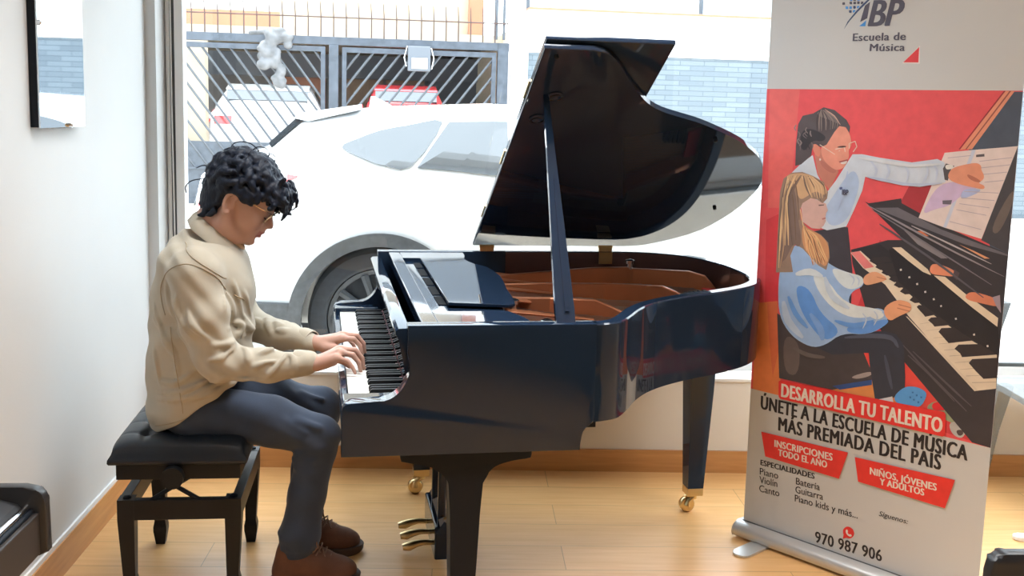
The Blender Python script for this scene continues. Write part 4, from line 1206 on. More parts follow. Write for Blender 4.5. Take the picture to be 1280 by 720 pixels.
# ---- jeans
F = Field((-.66, .42, .06), (.09, .92, .74), .005)
F.ell((-.46, .662, .585), (.110, .160, .095), .03)
F.cone((-.45, .60, .575), (-.45, .73, .575), .078, .078, .04)
F.chain([(-.43, .585, .575), (-.22, .575, .545), (-.062, .572, .488)], [.088, .076, .064], .03)
F.chain([(-.060, .572, .492), (-.098, .572, .30), (-.120, .572, .165), (-.130, .572, .11)], [.066, .058, .062, .056], .02)
F.chain([(-.43, .745, .585), (-.22, .770, .560), (-.058, .785, .518)], [.088, .076, .066], .03)
F.chain([(-.056, .785, .522), (-.095, .782, .31), (-.108, .780, .20), (-.112, .780, .15)], [.066, .056, .056, .054], .02)
for v, dz, uu in ((.572, 0, 0), (.782, .03, .012)):
    for a, b_ in (((-.125, -.045, .445), (-.05, -.062, .475)), ((-.135, -.03, .425), (-.07, -.06, .430)), ((-.13, -.03, .40), (-.08, -.055, .385)),
                  ((-.17, -.055, .56), (-.10, -.063, .52)), ((-.13, -.05, .555), (-.06, -.06, .535))):
        F.cone((a[0]+uu, v+a[1], a[2]+dz), (b_[0]+uu, v+b_[1], b_[2]+dz), .010, .006, .016)
for z, o in ((.128, .0), (.148, .006), (.170, -.003)):
    for k in range(12):
        a = k*math.pi/6; a2 = a+math.pi/6
        F.cone((-.126+.052*math.cos(a)+o, .572+.052*math.sin(a), z+.008*math.sin(2*a+z*90)), (-.126+.052*math.cos(a2)+o, .572+.052*math.sin(a2), z+.008*math.sin(2*a2+z*90)), .0075, .0075, .010)
F.warp(lambda x, y, z: .0022*np.sin(48*(x+.5*z)+5*np.sin(13*z)+8*y)*np.clip((z-.2)*4, .2, 1))
F.half((0, 0, .106), (.05, 0, -1), .004)
jeans = pobj('jeans', F, M('denim'), 1)

# ---- boots
def boot(u0, v, yaw, lift):
    ca, sa = math.cos(yaw), math.sin(yaw)
    def q(x, y, z): return np.array((u0+x*ca-y*sa, v+x*sa+y*ca, z+lift))
    F = Field((u0-.10, v-.10, -.0), (u0+.32, v+.10, .24), .004)
    F.chain([q(.045, 0, .055), q(.055, 0, .10), q(.075, 0, .165)], [.040, .042, .050], .02)
    F.cone(q(.045, 0, .05), q(.12, .002, .06), .041, .042, .03)
    F.chain([q(.10, 0, .085), q(.15, .002, .066), q(.20, .004, .048)], [.044, .040, .036], .03)
    F.ell(q(.205, .004, .040), (.062, .046, .040), .02)
    F.ell(q(.045, 0, .035), (.044, .036, .03), .02)
    F.half(q(0, 0, .021), (0, 0, -1), .002)
    F.half(q(0, 0, .178), (-.12, 0, 1), .004)
    up = pobj('boot', F, M('boot_leather'), 1)
    out = [(-.006, 0), (.0, -.022), (.02, -.036), (.06, -.037), (.11, -.036), (.16, -.043), (.21, -.050), (.25, -.042), (.272, -.022), (.277, .004), (.268, .030), (.245, .045), (.20, .047), (.15, .040), (.10, .034), (.05, .036), (.02, .034), (.0, .02)]
    bm = bmesh.new(); P = catmull(out, 4, True); n = len(P)
    rings = []
    for z, k in ((.0, .985), (.004, 1.0), (.018, 1.01), (.024, 1.015), (.028, .99)):
        ring = []
        for x, y in P:
            g = q(.13+(x-.13)*k, y*k, z+(.010*max(0, (x-.20)/.077)**2 if z < .02 else .004*max(0, (x-.2)/.077)))
            if z == 0 and .085 < x < .115: g[2] += .006
            ring.append(tuple(g-ORG))
        rings.append(ring)
    loft(bm, rings); from_bm('sole', bm, M('boot_sole'), up, True, 40)
    bm = bmesh.new()
    for i in range(6):
        t = i/5; x = .175-.075*t; z = .088+.075*t
        tube(bm, [tuple(q(x-.010, -.036+.006*t, z-.012)-ORG), tuple(q(x+.008, -.014, z+.010)-ORG), tuple(q(x+.010, .012, z+.010)-ORG), tuple(q(x-.008, .034, z-.010)-ORG)], .0028, 6)
        tube(bm, [tuple(q(x+.004, -.030, z-.004)-ORG), tuple(q(x-.004, .0, z+.016)-ORG), tuple(q(x-.016, .028, z+.004)-ORG)], .0026, 6)
    for s in (-1, 1): tube(bm, [tuple(p-ORG) for p in (q(.112, s*.010, .158), q(.135, s*.028, .165), q(.142, s*.040, .135), q(.128, s*.036, .118), q(.112, s*.012, .150))], .0026, 6)
    from_bm('laces', bm, M('lace'), up, True)
    # padded collar
    bm = bmesh.new(); tube(bm, [tuple(q(.078+.050*math.cos(a), .050*math.sin(a), .176-.006*math.cos(a))-ORG) for a in np.linspace(0, 6.283, 25)[:-1]], .0075, 8, True)
    from_bm('boot_collar', bm, M('boot_leather'), up, True)
boot(-.205, .572, R(-2), 0)
boot(-.185, .785, R(3), 0)

# ------------------------------------------------------------------ roll-up banner. print data in millimetres on the sheet: x from its left edge, y from the floor
BW = 856.4
HD_B = -.8076; TILT = .0146
banner = thing('roll_up_banner', 'tall roll-up banner of a music school standing right of the piano tail', 'banner', (.8851, 3.6892, 0), HD_B)
def bp(x, y, off=0.): return (x/1000, -y/1000*TILT-off, y/1000)
mat('banner_sheet', (.56, .58, .595), .5, noise=.015, nscale=2)
mat('banner_aluminium', (.62, .62, .61), .35, metal=.6)
def ink(c):
    nm = 'ink_%02x%02x%02x' % tuple(c)
    if nm not in MATS:
        q = [v/.64 for v in lin(c)]; k = min(1, .76/max(q))
        mat(nm, tuple(v*k for v in q), .5, noise=.06, nscale=30)
    return MATS[nm]
def chaikin(P, n=2):
    for _ in range(n):
        Q = []
        for i, p in enumerate(P):
            r = P[(i+1) % len(P)]
            Q += [(.75*p[0]+.25*r[0], .75*p[1]+.25*r[1]), (.25*p[0]+.75*r[0], .25*p[1]+.75*r[1])]
        P = Q
    return P
def printed(name, shapes, base, parent, step=.000012):
    bm = bmesh.new(); mats = []; 
    for i, (col, sm, P) in enumerate(shapes):
        m = ink(col)
        if m not in mats: mats.append(m)
        if sm: P = chaikin(P)
        Q = []
        for p in P:
            if not Q or (p[0]-Q[-1][0])**2+(p[1]-Q[-1][1])**2 > .02: Q.append(p)
        tri = tessellate_polygon([[Vector((x, y, 0)) for x, y in Q]])
        vs_ = [bm.verts.new(bp(x, y, base+i*step)) for x, y in Q]
        for t in tri:
            try: f = bm.faces.new([vs_[k] for k in t]); f.material_index = mats.index(m)
            except ValueError: pass
    for f in bm.faces: f.normal_update()
    for f in bm.faces:
        if f.normal.y > 0: f.normal_flip()
    me = bpy.data.meshes.new(name); bm.to_mesh(me); bm.free()
    return obj(name, me, mats, parent)
bm = bmesh.new(); prism(bm, [(0, .05), (BW/1000, .05), (BW/1000, 2.02), (0, 2.02)], 0, .0006, 'y')
for v in bm.verts: v.co.y -= v.co.z*TILT
sheet = from_bm('banner_sheet', bm, M('banner_sheet'), banner)
PHOTO_SHAPES = [
((186,70,76),0,[(0,559),(856,559),(856,1631),(0,1631)]),
((206,96,94),0,[(10,1629),(129,1630),(121,1392),(110,1226),(30,1219)]),
((176,52,60),0,[(26,1176),(110,1220),(116,889),(39,871)]),
((170,50,58),0,[(453,1152),(566,1088),(682,927),(817,776),(856,560),(632,580),(466,621),(365,819)]),
((206,120,72),0,[(6,875),(90,895),(118,627),(133,559),(8,559)]),
((178,92,62),0,[(48,883),(90,895),(106,722),(88,621),(64,759)]),
((214,140,84),0,[(296,612),(459,694),(520,678),(574,617),(389,574)]),
((190,64,60),0,[(562,825),(584,805),(754,651),(795,614),(608,609),(573,690)]),
((120,130,105),1,[(638,632),(682,674),(761,653),(812,587),(719,611)]),
((150,150,150),1,[(722,604),(748,618),(780,591),(767,564),(736,572)]),
((70,60,62),1,[(746,587),(765,595),(773,582),(758,570)]),
((200,40,50),1,[(664,658),(706,672),(727,649),(670,631)]),
((62,70,84),0,[(832,1628),(856,1628),(856,1126),(810,1143),(714,1453)]),
((194,128,104),0,[(806,1630),(818,1630),(704,1456),(688,1453)]),
((120,66,58),0,[(818,1630),(823,1630),(708,1456),(704,1456)]),
((194,128,104),0,[(823,1630),(832,1629),(724,1457),(708,1456)]),
((120,40,46),0,[(802,1630),(807,1630),(688,1455),(684,1455)]),
((140,44,52),0,[(505,1262),(540,1338),(618,1346),(576,1235)]),
((58,58,64),0,[(856,1465),(856,1449),(856,1156),(774,1187)]),
((90,82,80),1,[(856,1361),(856,1298),(822,1205),(796,1222)]),
((46,44,50),0,[(392,1272),(406,1267),(515,1292),(517,1277),(658,1217),(856,1155),(856,601),(856,559),(799,562),(535,797),(420,923),(364,1062),(355,1109),(400,1125),(480,1155),(534,1161)]),
((186,70,76),0,[(401,1225),(408,1236),(448,1219),(499,1188),(504,1166),(452,1173),(417,1190)]),
((86,84,92),0,[(427,1254),(506,1262),(650,1207),(855,1154),(856,1148),(726,1169),(564,1214)]),
((110,106,112),0,[(528,1195),(612,1156),(678,1120),(658,1117),(580,1152)]),
((208,120,86),0,[(572,1193),(588,1196),(613,1182),(594,1180)]),
((180,130,96),0,[(708,1167),(757,1152),(804,1135),(789,1133)]),
((36,36,42),0,[(355,1109),(454,1139),(595,1054),(727,984),(856,909),(856,762),(688,852),(492,1000)]),
((226,212,192),0,[(353,1099),(389,1109),(461,1059),(527,1018),(629,947),(742,889),(850,848),(856,745),(794,724),(567,921),(482,1010),(402,1054)]),
((210,120,120),0,[(355,1099),(385,1108),(440,1062),(408,1052)]),
((178,166,150),0,[(559,918),(564,918),(801,731),(794,723)]),
((150,138,124),0,[(607,902),(657,919),(657,918),(607,901)]),
((150,138,124),0,[(628,884),(672,897),(672,896),(628,883)]),
((150,138,124),0,[(653,865),(702,878),(703,877),(653,864)]),
((150,138,124),0,[(671,849),(720,862),(721,861),(671,848)]),
((150,138,124),0,[(689,833),(738,846),(739,844),(690,832)]),
((150,138,124),0,[(708,818),(764,833),(764,832),(708,816)]),
((150,138,124),0,[(726,800),(774,814),(774,812),(726,799)]),
((150,138,124),0,[(744,782),(792,796),(792,794),(744,781)]),
((150,138,124),0,[(764,766),(813,778),(813,777),(764,764)]),
((150,138,124),0,[(783,749),(854,766),(854,764),(784,747)]),
((44,40,44),0,[(592,954),(598,961),(678,968),(688,952),(622,927),(614,935),(604,943)]),
((44,40,44),0,[(632,918),(641,928),(708,943),(734,923),(654,901),(647,908)]),
((44,40,44),0,[(668,887),(676,900),(749,916),(794,884),(702,857),(685,872)]),
((44,40,44),0,[(722,843),(733,858),(817,876),(853,850),(747,821),(740,832)]),
((44,40,44),0,[(769,807),(778,821),(853,840),(856,778),(817,767),(791,787)]),
((44,40,44),0,[(422,1080),(433,1092),(483,1102),(499,1088),(441,1072)]),
((44,40,44),0,[(444,1062),(455,1075),(518,1086),(533,1072),(463,1055)]),
((44,40,44),0,[(466,1047),(477,1059),(543,1071),(559,1058),(486,1040)]),
((44,40,44),0,[(493,1029),(504,1041),(569,1053),(584,1040),(512,1022)]),
((44,40,44),0,[(511,1013),(521,1026),(590,1038),(605,1025),(529,1006)]),
((44,40,44),0,[(533,995),(543,1007),(619,1021),(634,1008),(551,988)]),
((44,40,44),0,[(567,972),(577,985),(660,1000),(675,987),(585,965)]),
((30,30,36),0,[(486,1124),(517,1140),(635,1065),(747,1004),(846,952),(852,848),(741,896),(628,955),(526,1026)]),
((216,200,178),0,[(497,1133),(526,1137),(618,1078),(632,1060),(603,1068),(553,1097)]),
((216,200,178),0,[(639,1061),(674,1062),(746,1015),(844,960),(844,933),(764,980)]),
((30,30,36),0,[(597,1044),(631,1063),(672,1038),(631,1019)]),
((30,30,36),0,[(635,1014),(669,1033),(709,1008),(668,990)]),
((30,30,36),0,[(680,982),(713,1001),(753,977),(713,958)]),
((30,30,36),0,[(729,952),(761,971),(800,947),(761,928)]),
((30,30,36),0,[(776,925),(807,944),(845,921),(807,902)]),
((200,196,190),0,[(527,1066),(533,1069),(535,1063),(529,1061)]),
((200,196,190),0,[(557,1046),(563,1049),(565,1043),(559,1041)]),
((200,196,190),0,[(584,1028),(590,1031),(592,1025),(586,1023)]),
((200,196,190),0,[(612,1007),(618,1010),(620,1004),(614,1002)]),
((200,196,190),0,[(641,988),(646,991),(649,985),(643,983)]),
((200,196,190),0,[(666,970),(671,973),(673,968),(668,965)]),
((200,196,190),0,[(715,938),(720,941),(722,935),(717,933)]),
((200,196,190),0,[(774,898),(779,902),(781,896),(776,894)]),
((200,196,190),0,[(817,871),(822,874),(824,868),(819,866)]),
((186,118,92),1,[(624,1086),(636,1100),(679,1094),(707,1082),(704,1066),(666,1065),(627,1064)]),
((70,60,66),0,[(701,1089),(718,1080),(712,1056),(698,1066)]),
((176,108,84),1,[(740,1014),(760,1029),(804,1024),(833,1017),(843,993),(799,996),(747,1000)]),
((128,118,130),0,[(822,1020),(843,1030),(851,976),(835,995)]),
((216,202,200),0,[(642,1442),(728,1455),(856,1472),(775,1191),(658,1214),(576,1236)]),
((186,192,210),0,[(724,1454),(736,1456),(666,1214),(656,1215)]),
((168,150,178),1,[(680,1358),(766,1350),(708,1320),(670,1281),(625,1267),(584,1245),(613,1315),(639,1345)]),
((150,162,196),1,[(707,1338),(761,1340),(757,1331),(734,1317),(700,1302)]),
((150,140,150),0,[(749,1423),(842,1439),(842,1437),(750,1421)]),
((150,140,150),0,[(751,1403),(839,1418),(839,1416),(751,1401)]),
((150,140,150),0,[(758,1384),(832,1396),(832,1394),(758,1382)]),
((150,140,150),0,[(769,1362),(824,1371),(824,1369),(770,1360)]),
((150,140,150),0,[(712,1330),(813,1333),(813,1331),(712,1328)]),
((150,140,150),0,[(704,1310),(803,1310),(803,1308),(704,1308)]),
((150,140,150),0,[(700,1292),(790,1287),(791,1285),(700,1290)]),
((150,140,150),0,[(692,1273),(783,1264),(783,1262),(692,1271)]),
((150,140,150),0,[(674,1235),(772,1220),(772,1218),(674,1233)]),
((150,140,150),0,[(653,1428),(723,1439),(723,1437),(653,1426)]),
((70,66,72),0,[(738,1441),(762,1445),(763,1437),(738,1434)]),
((90,84,96),0,[(647,1296),(677,1300),(674,1286),(649,1285)]),
((52,50,58),0,[(198,1151),(310,1182),(339,1182),(348,1135),(366,1036),(369,923),(295,972),(230,1045)]),
((194,204,218),0,[(117,1348),(152,1382),(193,1412),(215,1348),(255,1292),(284,1332),(338,1422),(372,1424),(433,1416),(541,1407),(621,1422),(644,1413),(652,1352),(572,1332),(507,1334),(439,1342),(388,1352),(381,1307),(357,1242),(333,1184),(264,1164),(197,1179),(153,1284)]),
((164,184,214),1,[(300,1317),(342,1378),(372,1340),(360,1274),(332,1197),(269,1175),(247,1232),(279,1281)]),
((176,184,196),0,[(428,1411),(439,1409),(449,1353),(438,1358)]),
((176,184,196),0,[(488,1404),(496,1405),(512,1342),(498,1346)]),
((176,184,196),0,[(561,1408),(569,1409),(572,1342),(562,1338)]),
((160,104,92),0,[(200,1414),(223,1433),(286,1383),(292,1361),(275,1325),(262,1300),(241,1322),(217,1348)]),
((186,124,108),1,[(220,1439),(241,1456),(277,1508),(298,1517),(323,1490),(331,1464),(332,1449),(323,1435),(327,1416),(321,1398),(312,1376),(287,1366),(262,1375),(230,1402)]),
((70,64,68),0,[(129,1372),(127,1437),(131,1514),(146,1542),(185,1551),(223,1572),(263,1564),(308,1533),(323,1511),(322,1490),(308,1509),(284,1512),(268,1492),(242,1449),(223,1440),(192,1448),(187,1409),(151,1378)]),
((104,96,96),1,[(195,1552),(229,1566),(275,1536),(281,1517),(251,1531),(216,1539)]),
((44,42,48),1,[(144,1492),(183,1502),(240,1478),(231,1458),(186,1462),(164,1421),(142,1438)]),
((178,112,96),1,[(188,1446),(203,1451),(222,1436),(222,1415),(215,1405),(197,1420)]),
((232,220,214),1,[(218,1402),(224,1403),(226,1396),(220,1394)]),
((214,190,176),0,[(218,1449),(276,1419),(275,1417),(216,1447)]),
((214,190,176),0,[(274,1437),(307,1445),(308,1442),(275,1434)]),
((214,190,176),0,[(275,1419),(291,1433),(293,1431),(277,1417)]),
((214,190,176),0,[(309,1444),(313,1429),(310,1428),(306,1443)]),
((214,190,176),0,[(323,1458),(344,1466),(345,1463),(324,1456)]),
((214,190,176),0,[(346,1465),(353,1448),(350,1447),(343,1464)]),
((214,190,176),0,[(353,1447),(341,1429),(338,1430),(350,1448)]),
((214,190,176),0,[(325,1457),(327,1440),(324,1440),(322,1457)]),
((60,40,42),1,[(276,1442),(300,1449),(319,1447),(301,1441)]),
((236,222,214),1,[(294,1393),(322,1402),(319,1390),(303,1387)]),
((140,72,72),0,[(290,1396),(322,1405),(323,1401),(295,1392)]),
((70,80,120),1,[(298,1311),(310,1314),(310,1305),(301,1302)]),
((70,66,70),0,[(641,1394),(649,1410),(676,1404),(666,1393),(659,1358),(649,1360)]),
((186,184,180),1,[(646,1406),(671,1408),(673,1396),(651,1390)]),
((190,128,104),1,[(656,1372),(668,1397),(706,1410),(742,1418),(756,1410),(757,1396),(767,1382),(766,1368),(750,1357),(772,1351),(770,1339),(746,1342),(706,1347),(669,1357)]),
((150,92,76),1,[(715,1384),(754,1368),(760,1359),(740,1360),(719,1371)]),
((58,54,58),0,[(92,852),(115,622),(322,625),(460,680),(462,711),(444,786),(336,816),(188,816)]),
((82,74,74),1,[(122,787),(191,764),(190,642),(131,647)]),
((40,66,116),0,[(321,638),(461,689),(462,672),(349,631)]),
((132,124,124),1,[(381,682),(457,719),(460,703),(408,679)]),
((44,48,60),0,[(229,763),(335,824),(489,858),(531,855),(560,824),(573,722),(575,670),(539,646),(477,624),(459,698),(443,776),(314,746)]),
((190,64,60),0,[(426,773),(443,776),(451,728)]),
((222,226,236),0,[(477,624),(535,649),(541,627),(508,620)]),
((84,150,214),1,[(533,640),(569,689),(609,699),(643,691),(648,674),(630,632),(574,624)]),
((40,90,150),0,[(598,679),(604,680),(604,675),(599,674)]),
((40,90,150),0,[(612,673),(618,674),(618,668),(613,667)]),
((40,90,150),0,[(627,670),(633,671),(633,665),(628,664)]),
((40,90,150),0,[(604,656),(610,658),(610,652),(605,651)]),
((40,90,150),0,[(619,652),(625,653),(625,647),(620,646)]),
((40,90,150),0,[(592,662),(597,663),(598,657),(592,656)]),
((140,168,206),1,[(90,939),(93,1017),(118,1081),(172,1113),(228,1085),(292,1045),(356,1031),(405,1027),(411,995),(365,969),(357,924),(425,921),(488,934),(506,887),(440,836),(344,826),(284,771),(230,754),(152,781),(100,844)]),
((190,200,206),1,[(284,1044),(356,1031),(405,1027),(409,997),(360,972),(314,996)]),
((86,132,196),1,[(158,966),(216,957),(258,879),(344,833),(284,781),(215,837),(172,899)]),
((84,128,190),1,[(360,852),(437,875),(499,902),(504,885),(440,838),(362,829)]),
((196,204,208),1,[(216,1017),(268,1007),(346,925),(467,928),(489,916),(393,880),(312,896),(244,953)]),
((204,150,118),1,[(403,1025),(441,1051),(476,1039),(490,1028),(457,1012),(411,995)]),
((204,146,112),1,[(477,929),(522,968),(564,967),(576,956),(574,937),(535,914),(505,890)]),
((150,96,76),0,[(532,954),(574,950),(575,947),(532,951)]),
((150,96,76),0,[(529,942),(571,938),(570,935),(529,939)]),
((150,96,76),0,[(452,1032),(486,1029),(486,1026),(453,1030)]),
((172,142,136),0,[(157,1253),(194,1270),(235,1259),(254,1253),(258,1242),(263,1231),(257,1222),(256,1212),(253,1203),(258,1196),(251,1179),(238,1166),(207,1165),(172,1183)]),
((124,104,92),0,[(78,996),(77,1073),(76,1148),(76,1278),(87,1326),(117,1348),(158,1353),(200,1342),(241,1325),(259,1292),(257,1270),(241,1253),(221,1264),(196,1267),(166,1247),(157,1221),(164,1189),(192,1164),(243,1147),(272,1123),(281,1074),(271,1030),(240,1042),(214,1062),(177,1092),(147,1104),(131,1061),(145,1006)]),
((104,88,82),1,[(78,1269),(115,1309),(137,1283),(150,1202),(171,1121),(163,1092),(138,1108),(112,1039),(85,1036)]),
((168,138,108),1,[(92,1330),(117,1346),(179,1350),(241,1322),(256,1297),(249,1278),(213,1294),(184,1273),(160,1258),(146,1270),(135,1310)]),
((168,122,88),1,[(171,1176),(197,1160),(243,1147),(272,1119),(279,1079),(268,1036),(240,1056),(203,1074),(181,1094),(170,1135)]),
((190,164,128),0,[(103,1327),(107,1327),(107,1239),(101,1150),(99,1150),(103,1239)]),
((92,74,64),0,[(129,1333),(132,1333),(149,1261),(158,1189),(156,1188),(145,1261)]),
((190,164,128),0,[(154,1339),(158,1339),(183,1305),(201,1270),(199,1270),(179,1304)]),
((92,74,64),0,[(179,1341),(183,1341),(213,1300),(237,1259),(235,1259),(209,1300)]),
((190,164,128),0,[(182,1150),(186,1150),(227,1100),(262,1049),(260,1049),(223,1099)]),
((92,74,64),0,[(208,1152),(211,1153),(244,1111),(271,1068),(269,1068),(240,1110)]),
((190,164,128),0,[(86,1261),(90,1261),(93,1168),(90,1074),(88,1074),(89,1168)]),
((92,74,64),0,[(122,1282),(125,1282),(141,1201),(150,1119),(148,1118),(137,1200)]),
((190,164,128),0,[(157,1225),(160,1226),(180,1156),(194,1087),(192,1086),(176,1156)]),
((90,72,70),0,[(226,1247),(248,1250),(246,1246),(229,1243)]),
((150,96,92),0,[(242,1202),(257,1207),(256,1202),(245,1198)]),
((88,74,70),0,[(99,1334),(95,1317),(89,1292),(85,1266),(83,1239),(81,1210),(80,1181),(80,1152),(79,1121),(80,1092),(82,1062),(85,1033),(88,1013),(89,1013),(87,1033),(85,1062),(83,1092),(83,1122),(83,1152),(84,1181),(84,1210),(86,1239),(88,1265),(92,1292),(96,1316),(100,1334)]),
((196,168,128),0,[(102,1335),(99,1318),(94,1293),(90,1266),(88,1239),(86,1211),(84,1182),(84,1152),(84,1122),(85,1093),(85,1062),(86,1033),(87,1013),(89,1013),(89,1033),(89,1063),(89,1093),(89,1122),(89,1152),(90,1182),(91,1211),(93,1239),(95,1266),(98,1292),(102,1317),(104,1335)]),
((150,122,98),0,[(115,1337),(108,1319),(98,1294),(90,1266),(88,1239),(88,1211),(89,1182),(93,1153),(97,1123),(100,1094),(98,1064),(95,1034),(92,1014),(94,1014),(98,1034),(103,1064),(106,1095),(104,1124),(99,1154),(96,1183),(94,1211),(94,1239),(96,1266),(102,1293),(111,1318),(117,1336)]),
((88,74,70),0,[(122,1338),(115,1320),(105,1294),(98,1267),(96,1240),(95,1211),(96,1183),(99,1153),(104,1124),(106,1095),(103,1065),(99,1035),(96,1014),(96,1014),(100,1035),(106,1065),(108,1095),(107,1124),(102,1154),(100,1183),(98,1212),(98,1240),(101,1266),(108,1294),(116,1320),(123,1338)]),
((196,168,128),0,[(131,1340),(122,1322),(110,1295),(101,1267),(98,1240),(99,1212),(100,1183),(102,1151),(105,1118),(107,1095),(109,1095),(108,1118),(107,1151),(106,1184),(105,1212),(105,1240),(107,1266),(115,1294),(126,1321),(133,1339)]),
((150,122,98),0,[(139,1341),(128,1323),(112,1296),(101,1267),(99,1240),(101,1212),(105,1183),(110,1151),(117,1119),(122,1097),(124,1097),(121,1120),(116,1152),(111,1184),(108,1212),(106,1240),(107,1266),(117,1294),(131,1321),(141,1340)]),
((196,168,128),0,[(136,1342),(126,1323),(112,1296),(103,1267),(102,1240),(106,1212),(111,1184),(114,1152),(118,1119),(120,1097),(122,1097),(121,1120),(119,1153),(116,1185),(113,1213),(109,1240),(109,1267),(117,1295),(129,1322),(137,1341)]),
((88,74,70),0,[(152,1342),(139,1324),(122,1296),(110,1268),(108,1240),(111,1212),(116,1184),(123,1153),(130,1121),(136,1098),(138,1099),(134,1122),(127,1154),(121,1185),(117,1213),(113,1241),(115,1267),(126,1295),(142,1322),(153,1341)]),
((100,84,78),0,[(155,1342),(143,1323),(128,1297),(117,1269),(114,1241),(116,1213),(121,1185),(127,1153),(135,1121),(141,1099),(143,1099),(139,1122),(132,1154),(127,1186),(124,1214),(122,1241),(123,1268),(133,1295),(147,1322),(157,1341)]),
((100,84,78),0,[(162,1340),(163,1332),(166,1320),(170,1308),(177,1294),(186,1281),(192,1272),(194,1273),(190,1283),(183,1297),(177,1310),(172,1322),(168,1333),(164,1341)]),
((150,122,98),0,[(172,1340),(174,1332),(177,1321),(182,1309),(189,1294),(196,1280),(202,1269),(204,1270),(200,1281),(194,1296),(188,1310),(182,1322),(177,1333),(174,1341)]),
((178,150,118),0,[(179,1340),(183,1332),(189,1321),(195,1310),(201,1296),(207,1282),(211,1273),(213,1273),(209,1283),(204,1298),(198,1311),(192,1322),(185,1333),(180,1340)]),
((178,150,118),0,[(184,1339),(190,1332),(198,1322),(206,1310),(212,1296),(217,1279),(221,1267),(223,1268),(220,1280),(216,1297),(210,1312),(202,1324),(192,1334),(186,1340)]),
((178,150,118),0,[(181,1338),(192,1331),(206,1322),(217,1311),(223,1297),(227,1280),(230,1269),(232,1269),(230,1281),(227,1298),(221,1313),(208,1324),(193,1333),(182,1339)]),
((178,150,118),0,[(196,1338),(205,1331),(218,1322),(228,1312),(233,1298),(236,1281),(239,1270),(241,1270),(240,1282),(238,1299),(233,1314),(221,1325),(207,1334),(197,1339)]),
((88,74,70),0,[(202,1337),(213,1331),(228,1322),(240,1312),(245,1300),(247,1285),(248,1275),(250,1275),(250,1286),(248,1301),(243,1315),(231,1325),(215,1333),(203,1338)]),
((140,96,70),0,[(171,1171),(175,1162),(183,1149),(189,1136),(193,1124),(196,1111),(200,1096),(206,1076),(214,1054),(219,1039),(221,1040),(218,1056),(212,1078),(206,1098),(203,1113),(200,1126),(195,1138),(188,1152),(179,1164),(172,1172)]),
((196,150,108),0,[(172,1170),(176,1161),(182,1149),(186,1136),(188,1124),(188,1110),(192,1095),(202,1076),(215,1055),(224,1041),(226,1042),(218,1057),(207,1078),(198,1097),(195,1112),(195,1125),(193,1138),(187,1151),(180,1163),(174,1171)]),
((210,172,126),0,[(174,1169),(181,1161),(190,1149),(198,1137),(199,1125),(199,1112),(201,1096),(210,1077),(221,1057),(230,1043),(231,1043),(224,1058),(213,1079),(205,1098),(203,1112),(204,1126),(201,1138),(193,1151),(183,1162),(175,1170)]),
((210,172,126),0,[(175,1168),(179,1160),(185,1148),(191,1136),(198,1124),(207,1112),(214,1098),(222,1079),(229,1059),(234,1045),(236,1045),(232,1060),(226,1080),(219,1099),(211,1114),(203,1127),(195,1138),(188,1150),(182,1161),(177,1169)]),
((120,86,66),0,[(177,1167),(181,1159),(188,1148),(195,1136),(203,1125),(211,1112),(219,1098),(227,1080),(234,1060),(239,1047),(241,1047),(237,1061),(231,1082),(224,1100),(216,1114),(208,1127),(200,1139),(192,1150),(184,1161),(178,1168)]),
((196,150,108),0,[(178,1166),(184,1158),(194,1148),(202,1137),(208,1125),(214,1112),(221,1098),(229,1080),(238,1062),(244,1048),(246,1049),(241,1063),(233,1082),(226,1100),(220,1115),(214,1128),(207,1140),(197,1151),(187,1160),(180,1167)]),
((120,86,66),0,[(180,1164),(188,1158),(200,1148),(210,1138),(215,1126),(219,1113),(224,1099),(232,1081),(242,1063),(249,1050),(251,1051),(245,1064),(237,1083),(229,1101),(224,1115),(220,1128),(214,1141),(203,1151),(190,1160),(181,1166)]),
((120,86,66),0,[(181,1163),(189,1156),(200,1148),(210,1137),(219,1126),(227,1113),(234,1100),(242,1083),(249,1065),(254,1052),(256,1053),(252,1066),(247,1085),(240,1102),(233,1117),(225,1130),(215,1141),(204,1151),(192,1160),(182,1165)]),
((196,150,108),0,[(183,1162),(190,1156),(202,1147),(212,1138),(220,1126),(227,1114),(234,1100),(243,1083),(252,1066),(259,1054),(260,1055),(256,1068),(248,1085),(240,1102),(233,1116),(225,1130),(216,1141),(205,1151),(193,1159),(184,1164)]),
((120,86,66),0,[(184,1161),(194,1155),(208,1148),(220,1139),(226,1128),(230,1114),(236,1100),(246,1084),(256,1067),(264,1056),(265,1057),(259,1069),(250,1086),(241,1102),(236,1116),(232,1130),(224,1142),(211,1151),(196,1158),(185,1162)]),
((210,172,126),0,[(186,1160),(195,1155),(209,1148),(220,1139),(226,1128),(231,1114),(238,1100),(248,1084),(260,1068),(269,1058),(270,1058),(263,1070),(252,1087),(242,1102),(236,1116),(231,1130),(224,1142),(211,1151),(197,1157),(187,1161)]),
((210,172,126),0,[(187,1159),(197,1154),(211,1147),(223,1139),(232,1128),(239,1115),(247,1101),(256,1086),(266,1070),(273,1059),(275,1060),(269,1072),(260,1088),(252,1104),(244,1118),(237,1131),(227,1142),(214,1151),(199,1157),(188,1160)]),
((112,102,102),0,[(125,1512),(122,1510),(118,1506),(116,1501),(118,1496),(122,1492),(124,1490),(126,1491),(124,1494),(122,1498),(121,1501),(122,1504),(125,1508),(126,1511)]),
((92,84,86),0,[(146,1446),(144,1444),(143,1440),(143,1436),(143,1432),(144,1428),(144,1425),(146,1425),(146,1428),(147,1432),(147,1436),(147,1440),(148,1443),(147,1446)]),
((44,42,48),0,[(160,1484),(157,1482),(154,1478),(153,1473),(156,1468),(162,1464),(166,1462),(168,1464),(165,1467),(161,1471),(158,1474),(159,1476),(161,1480),(162,1483)]),
